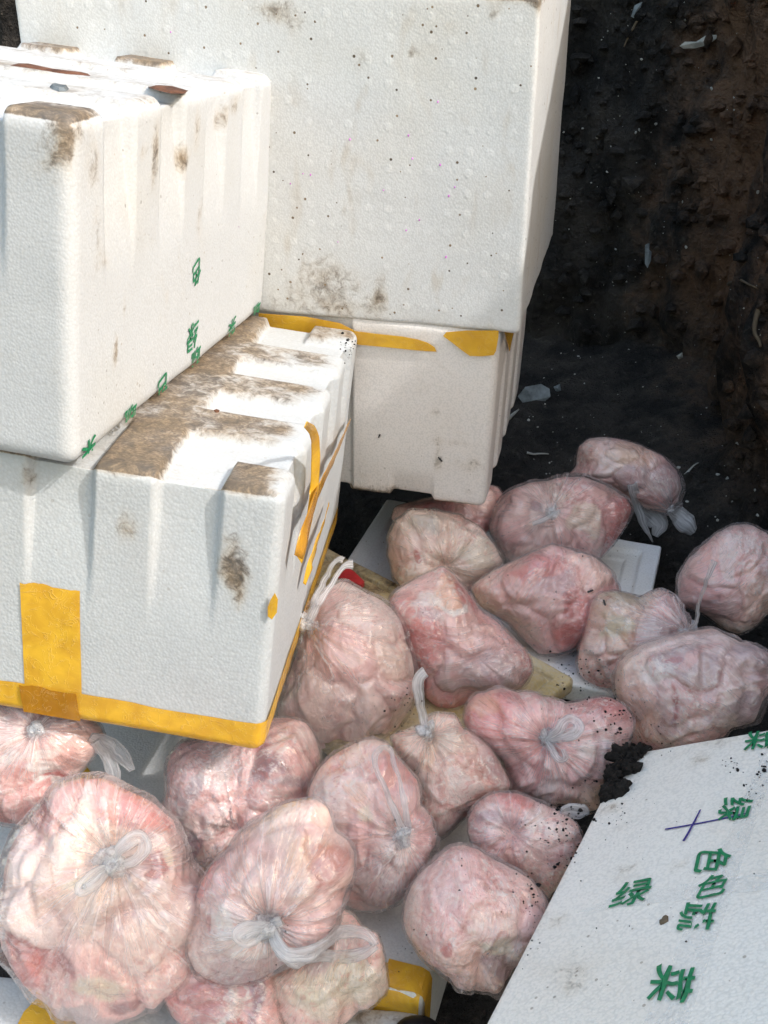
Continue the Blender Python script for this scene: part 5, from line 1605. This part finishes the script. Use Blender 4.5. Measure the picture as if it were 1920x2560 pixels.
def flat_scrap(name, label, cat, pts, mat, th=0.003, curl=0.01, seed=0):
    """a thin irregular piece lying on whatever the photograph shows behind it"""
    ps = []
    for q in pts:
        p, n_, ob = hit(q)
        ps.append(p if p is not None else at_depth(q, 3))
    ps = np.array(ps)
    c = ps.mean(0)
    to = (CAM - c) / np.linalg.norm(CAM - c)
    n0 = np.cross(ps[1] - ps[0], ps[len(ps) // 2] - ps[0])
    ctr = c + to * 0.02
    # project the outline on one plane facing between the viewer and the wall so that it lies flat
    nrm = to
    pl = []
    for q in pts:
        d = ray(q)
        t = ((ctr - CAM) @ nrm) / (d @ nrm)
        pl.append(CAM + d * t)
    pl = np.array(pl)
    jit = curl * fbm(pl * 30, seed, 2)
    top = pl + to * (th / 2 + jit)[:, None]
    bot = pl - to * (th / 2 - jit)[:, None]
    cc = np.array([top.mean(0) + to * curl * 0.5, bot.mean(0) + to * curl * 0.5])
    k = len(pl)
    V = np.concatenate([top, bot, cc])
    F = []
    for i in range(k):
        j = (i + 1) % k
        F += [(i, j, 2 * k), (k + j, k + i, 2 * k + 1), (i, k + i, k + j, j)]
    o = obj(name, V, F, mat, shade=False)
    bmx = bmesh.new()
    bmx.from_mesh(o.data)
    bmesh.ops.recalc_face_normals(bmx, faces=bmx.faces)
    bmx.to_mesh(o.data)
    bmx.free()
    return tag(o, label, cat)


R3 = lambda pts: crop((1200, 0), 2.304, pts)
flat_scrap('paper_scrap', 'curved pale scrap on the dark soil wall at top right', 'scrap', R3([(1150, 265), (1180, 240), (1245, 240), (1300, 205), (1365, 200), (1360, 225), (1310, 260), (1240, 278), (1170, 280)]), M['scrap'], seed=1)
flat_scrap('paper_scrap', 'grey narrow scrap half way down the dark soil wall', 'scrap', R3([(950, 1410), (985, 1395), (990, 1420), (985, 1500), (965, 1545), (950, 1520)]), M['scrapblue'], seed=2)
flat_scrap('plastic_scrap', 'pale torn strip at the very top of the soil wall', 'scrap', R3([(890, 30), (935, 10), (920, 60), (885, 105), (870, 95)]), M['scrapblue'], seed=3)
R8 = lambda pts: crop((600, 750), 2.074, pts)
flat_scrap('plastic_scrap', 'grey flaking plastic scrap on soil beside the back boxes', 'scrap', R8([(1440, 500), (1480, 450), (1560, 435), (1605, 460), (1610, 500), (1560, 545), (1500, 560), (1470, 610), (1450, 600), (1475, 545)]), M['scrapblue'], seed=4)
flat_scrap('plastic_scrap', 'small white scrap right of the grey flaking one', 'scrap', R8([(1625, 450), (1659, 435), (1665, 470), (1640, 480)]), M['scrapblue'], seed=5)
flat_scrap('paper_scrap', 'tiny pale chip near the right edge of the soil wall', 'scrap', R3([(1130, 2050), (1165, 2030), (1170, 2060), (1145, 2070)]), M['scrap'], seed=6)


def twig(label, pts, r, mat):
    ps = []
    for q in pts:
        p, n_, ob = hit(q)
        ps.append(p + (CAM - p) / np.linalg.norm(CAM - p) * r * 2 if p is not None else at_depth(q, 2.6))
    ps = np.array(ps)
    s = np.r_[0, np.cumsum(np.linalg.norm(np.diff(ps, axis=0), axis=1))]
    t = np.linspace(0, s[-1], 14)
    Pc = np.stack([np.interp(t, s, ps[:, k]) for k in range(3)], 1)
    Pc += 0.004 * np.stack([fbm(Pc * 40 + k, 5 + k, 2) for k in range(3)], 1)
    tg = np.gradient(Pc, axis=0)
    tg /= np.linalg.norm(tg, axis=1)[:, None]
    a1 = np.cross(tg, [0.3, 0.2, 0.9]); a1 /= np.linalg.norm(a1, axis=1)[:, None]
    a2 = np.cross(tg, a1)
    V = []
    for i in range(14):
        rr = r * (1 - 0.6 * i / 13)
        for j in range(6):
            V.append(Pc[i] + rr * (a1[i] * math.cos(j * math.pi / 3) + a2[i] * math.sin(j * math.pi / 3)))
    F = [(i * 6 + j, i * 6 + (j + 1) % 6, (i + 1) * 6 + (j + 1) % 6, (i + 1) * 6 + j) for i in range(13) for j in range(6)]
    F += [tuple(range(6))[::-1], tuple(13 * 6 + j for j in range(6))]
    o = obj('twig', V, F, mat)
    return tag(o, label, 'twig', 'twigs on the soil')


twig('thin leaning twig at the top of the soil wall', R3([(930, 60), (890, 150), (835, 265)]), 0.004, M['twig'])
twig('short pale twig beside the back boxes', kc('M1', [(1250, 175), (1340, 185), (1430, 188)]), 0.003, M['scrap'])
twig('twig lying under the grey flaking scrap', R8([(1400, 610), (1420, 585), (1445, 565)]), 0.005, M['scrap'])
twig('pale slanting twig right of the farthest bag', kc('M2', [(1020, 385), (1070, 340), (1125, 295)]), 0.003, M['scrap'])
twig('dark root on the brown bank near the right edge', R3([(1430, 1640), (1500, 1610), (1590, 1665)]), 0.005, M['twig'])
twig('root hanging down the brown bank', R3([(1600, 1780), (1580, 1900), (1610, 2000)]), 0.006, M['twig'])

# flakes lying on the ridges of the topmost left box
RA = lambda pts: crop((0, 60), 2.304, pts)


def box_chip(name, label, cat, pts, mat, mw, axis, off, nrm, th):
    ps = [np.array(mw @ Vector(on_face(mw, q, axis, off))) for q in pts]
    nw = np.array((mw.to_3x3() @ Vector(nrm)).normalized())
    k = len(ps)
    c = np.mean(ps, 0) + nw * th
    V = ps + [p * 0.72 + (c - nw * th) * 0.28 + nw * th * rng.uniform(.6, 1.1) for p in ps] + [c]
    F = [(i, (i + 1) % k, k + (i + 1) % k, k + i) for i in range(k)] + [(k + i, k + (i + 1) % k, 2 * k) for i in range(k)] + [tuple(range(k))[::-1]]
    return tag(obj(name, V, F, mat, shade=False), label, cat)


box_chip('dirt_flake', 'long dark rusty sliver on the ridge of the topmost left box', 'flake', RA([(50, 238), (110, 226), (250, 255), (400, 275), (525, 290), (524, 300), (380, 288), (230, 268)]), M['flake'], mA, 2, HA, (0, 0, 1), 0.0018)
box_chip('dirt_flake', 'short rusty flake on the ridge of the topmost left box', 'flake', RA([(850, 362), (900, 352), (1000, 362), (1085, 384), (1060, 402), (980, 400), (900, 380)]), M['flake'], mA, 2, HA, (0, 0, 1), 0.0018)
box_chip('pebble', 'grey pebble on the ridge of the topmost left box', 'pebble', RA([(285, 362), (310, 350), (350, 358), (398, 375), (380, 388), (340, 388), (300, 376)]), M['scrapblue'], mA, 2, HA, (0, 0, 1), 0.004)
box_chip('meat_scrap', 'tiny red scrap on the dirty top of the taped left box', 'scrap', crop((200, 760), 2.304, [(768, 615), (785, 608), (804, 613), (802, 623), (782, 627)]), M['flake'], mC, 2, HC_, (0, 0, 1), 0.0015)
box_chip('leaf_scrap', 'dry leaf scrap beside the green print on the lid', 'leaf', crop(M4, s4, [(1032, 1168), (1048, 1150), (1062, 1132), (1085, 1130), (1086, 1160), (1060, 1175), (1040, 1182)]), M['twig'], mG, 2, TG, (0, 0, 1), 0.003)

# glossy pink flecks on the big box
R2 = lambda pts: crop((600, 0), 1.728, pts)
V, F = [], []
for q in R2([(855, 440), (475, 602), (728, 585), (745, 685), (865, 712), (218, 793), (620, 822), (928, 808), (902, 846), (775, 950), (423, 1045), (718, 995), (890, 1110), (272, 750), (305, 755)]) + [(427, 80), (596, 567)]:
    p, n_, ob = hit(q)
    if p is None:
        continue
    k = len(V)
    r = rng.uniform(.0012, .0024)
    x = np.array(RGT); y = np.cross(n_, x)
    for j in range(7):
        a = 2 * math.pi * j / 7
        V.append(p + n_ * 0.0004 + r * (x * 0.7 * math.cos(a) + y * math.sin(a)))
    V.append(p + n_ * 0.0014)
    F += [(k + j, k + (j + 1) % 7, k + 7) for j in range(7)]
o_ = obj('pink_flecks', V, F, M['petal'])
o_['kind'] = 'stuff'
o_['label'] = 'tiny pink and violet flecks on the big foam box'

# dark rounded tip with a pale blue rim at the very bottom
tip = empty('rubber_tip', Matrix.Translation(Vector(at_z((1045, 2580), -0.02))), 'dark rounded tip with pale blue rim at the bottom edge', 'scrap')
for nm, rr, zz, mt in (('cap', 0.022, 0.0, M['black']), ('rim', 0.024, -0.006, M['blue'])):
    bm = bmesh.new()
    bmesh.ops.create_uvsphere(bm, u_segments=20, v_segments=12, radius=rr, matrix=Matrix.Translation((0, 0, zz)) @ Matrix.Diagonal((1.2, 0.9, 0.55 if nm == 'cap' else 0.25, 1)))
    me_ = bpy.data.meshes.new(nm)
    bm.to_mesh(me_)
    bm.free()
    me_.polygons.foreach_set('use_smooth', [True] * len(me_.polygons))
    me_.materials.append(mt)
    o_ = bpy.data.objects.new(nm, me_)
    C.objects.link(o_)
    o_.parent = tip
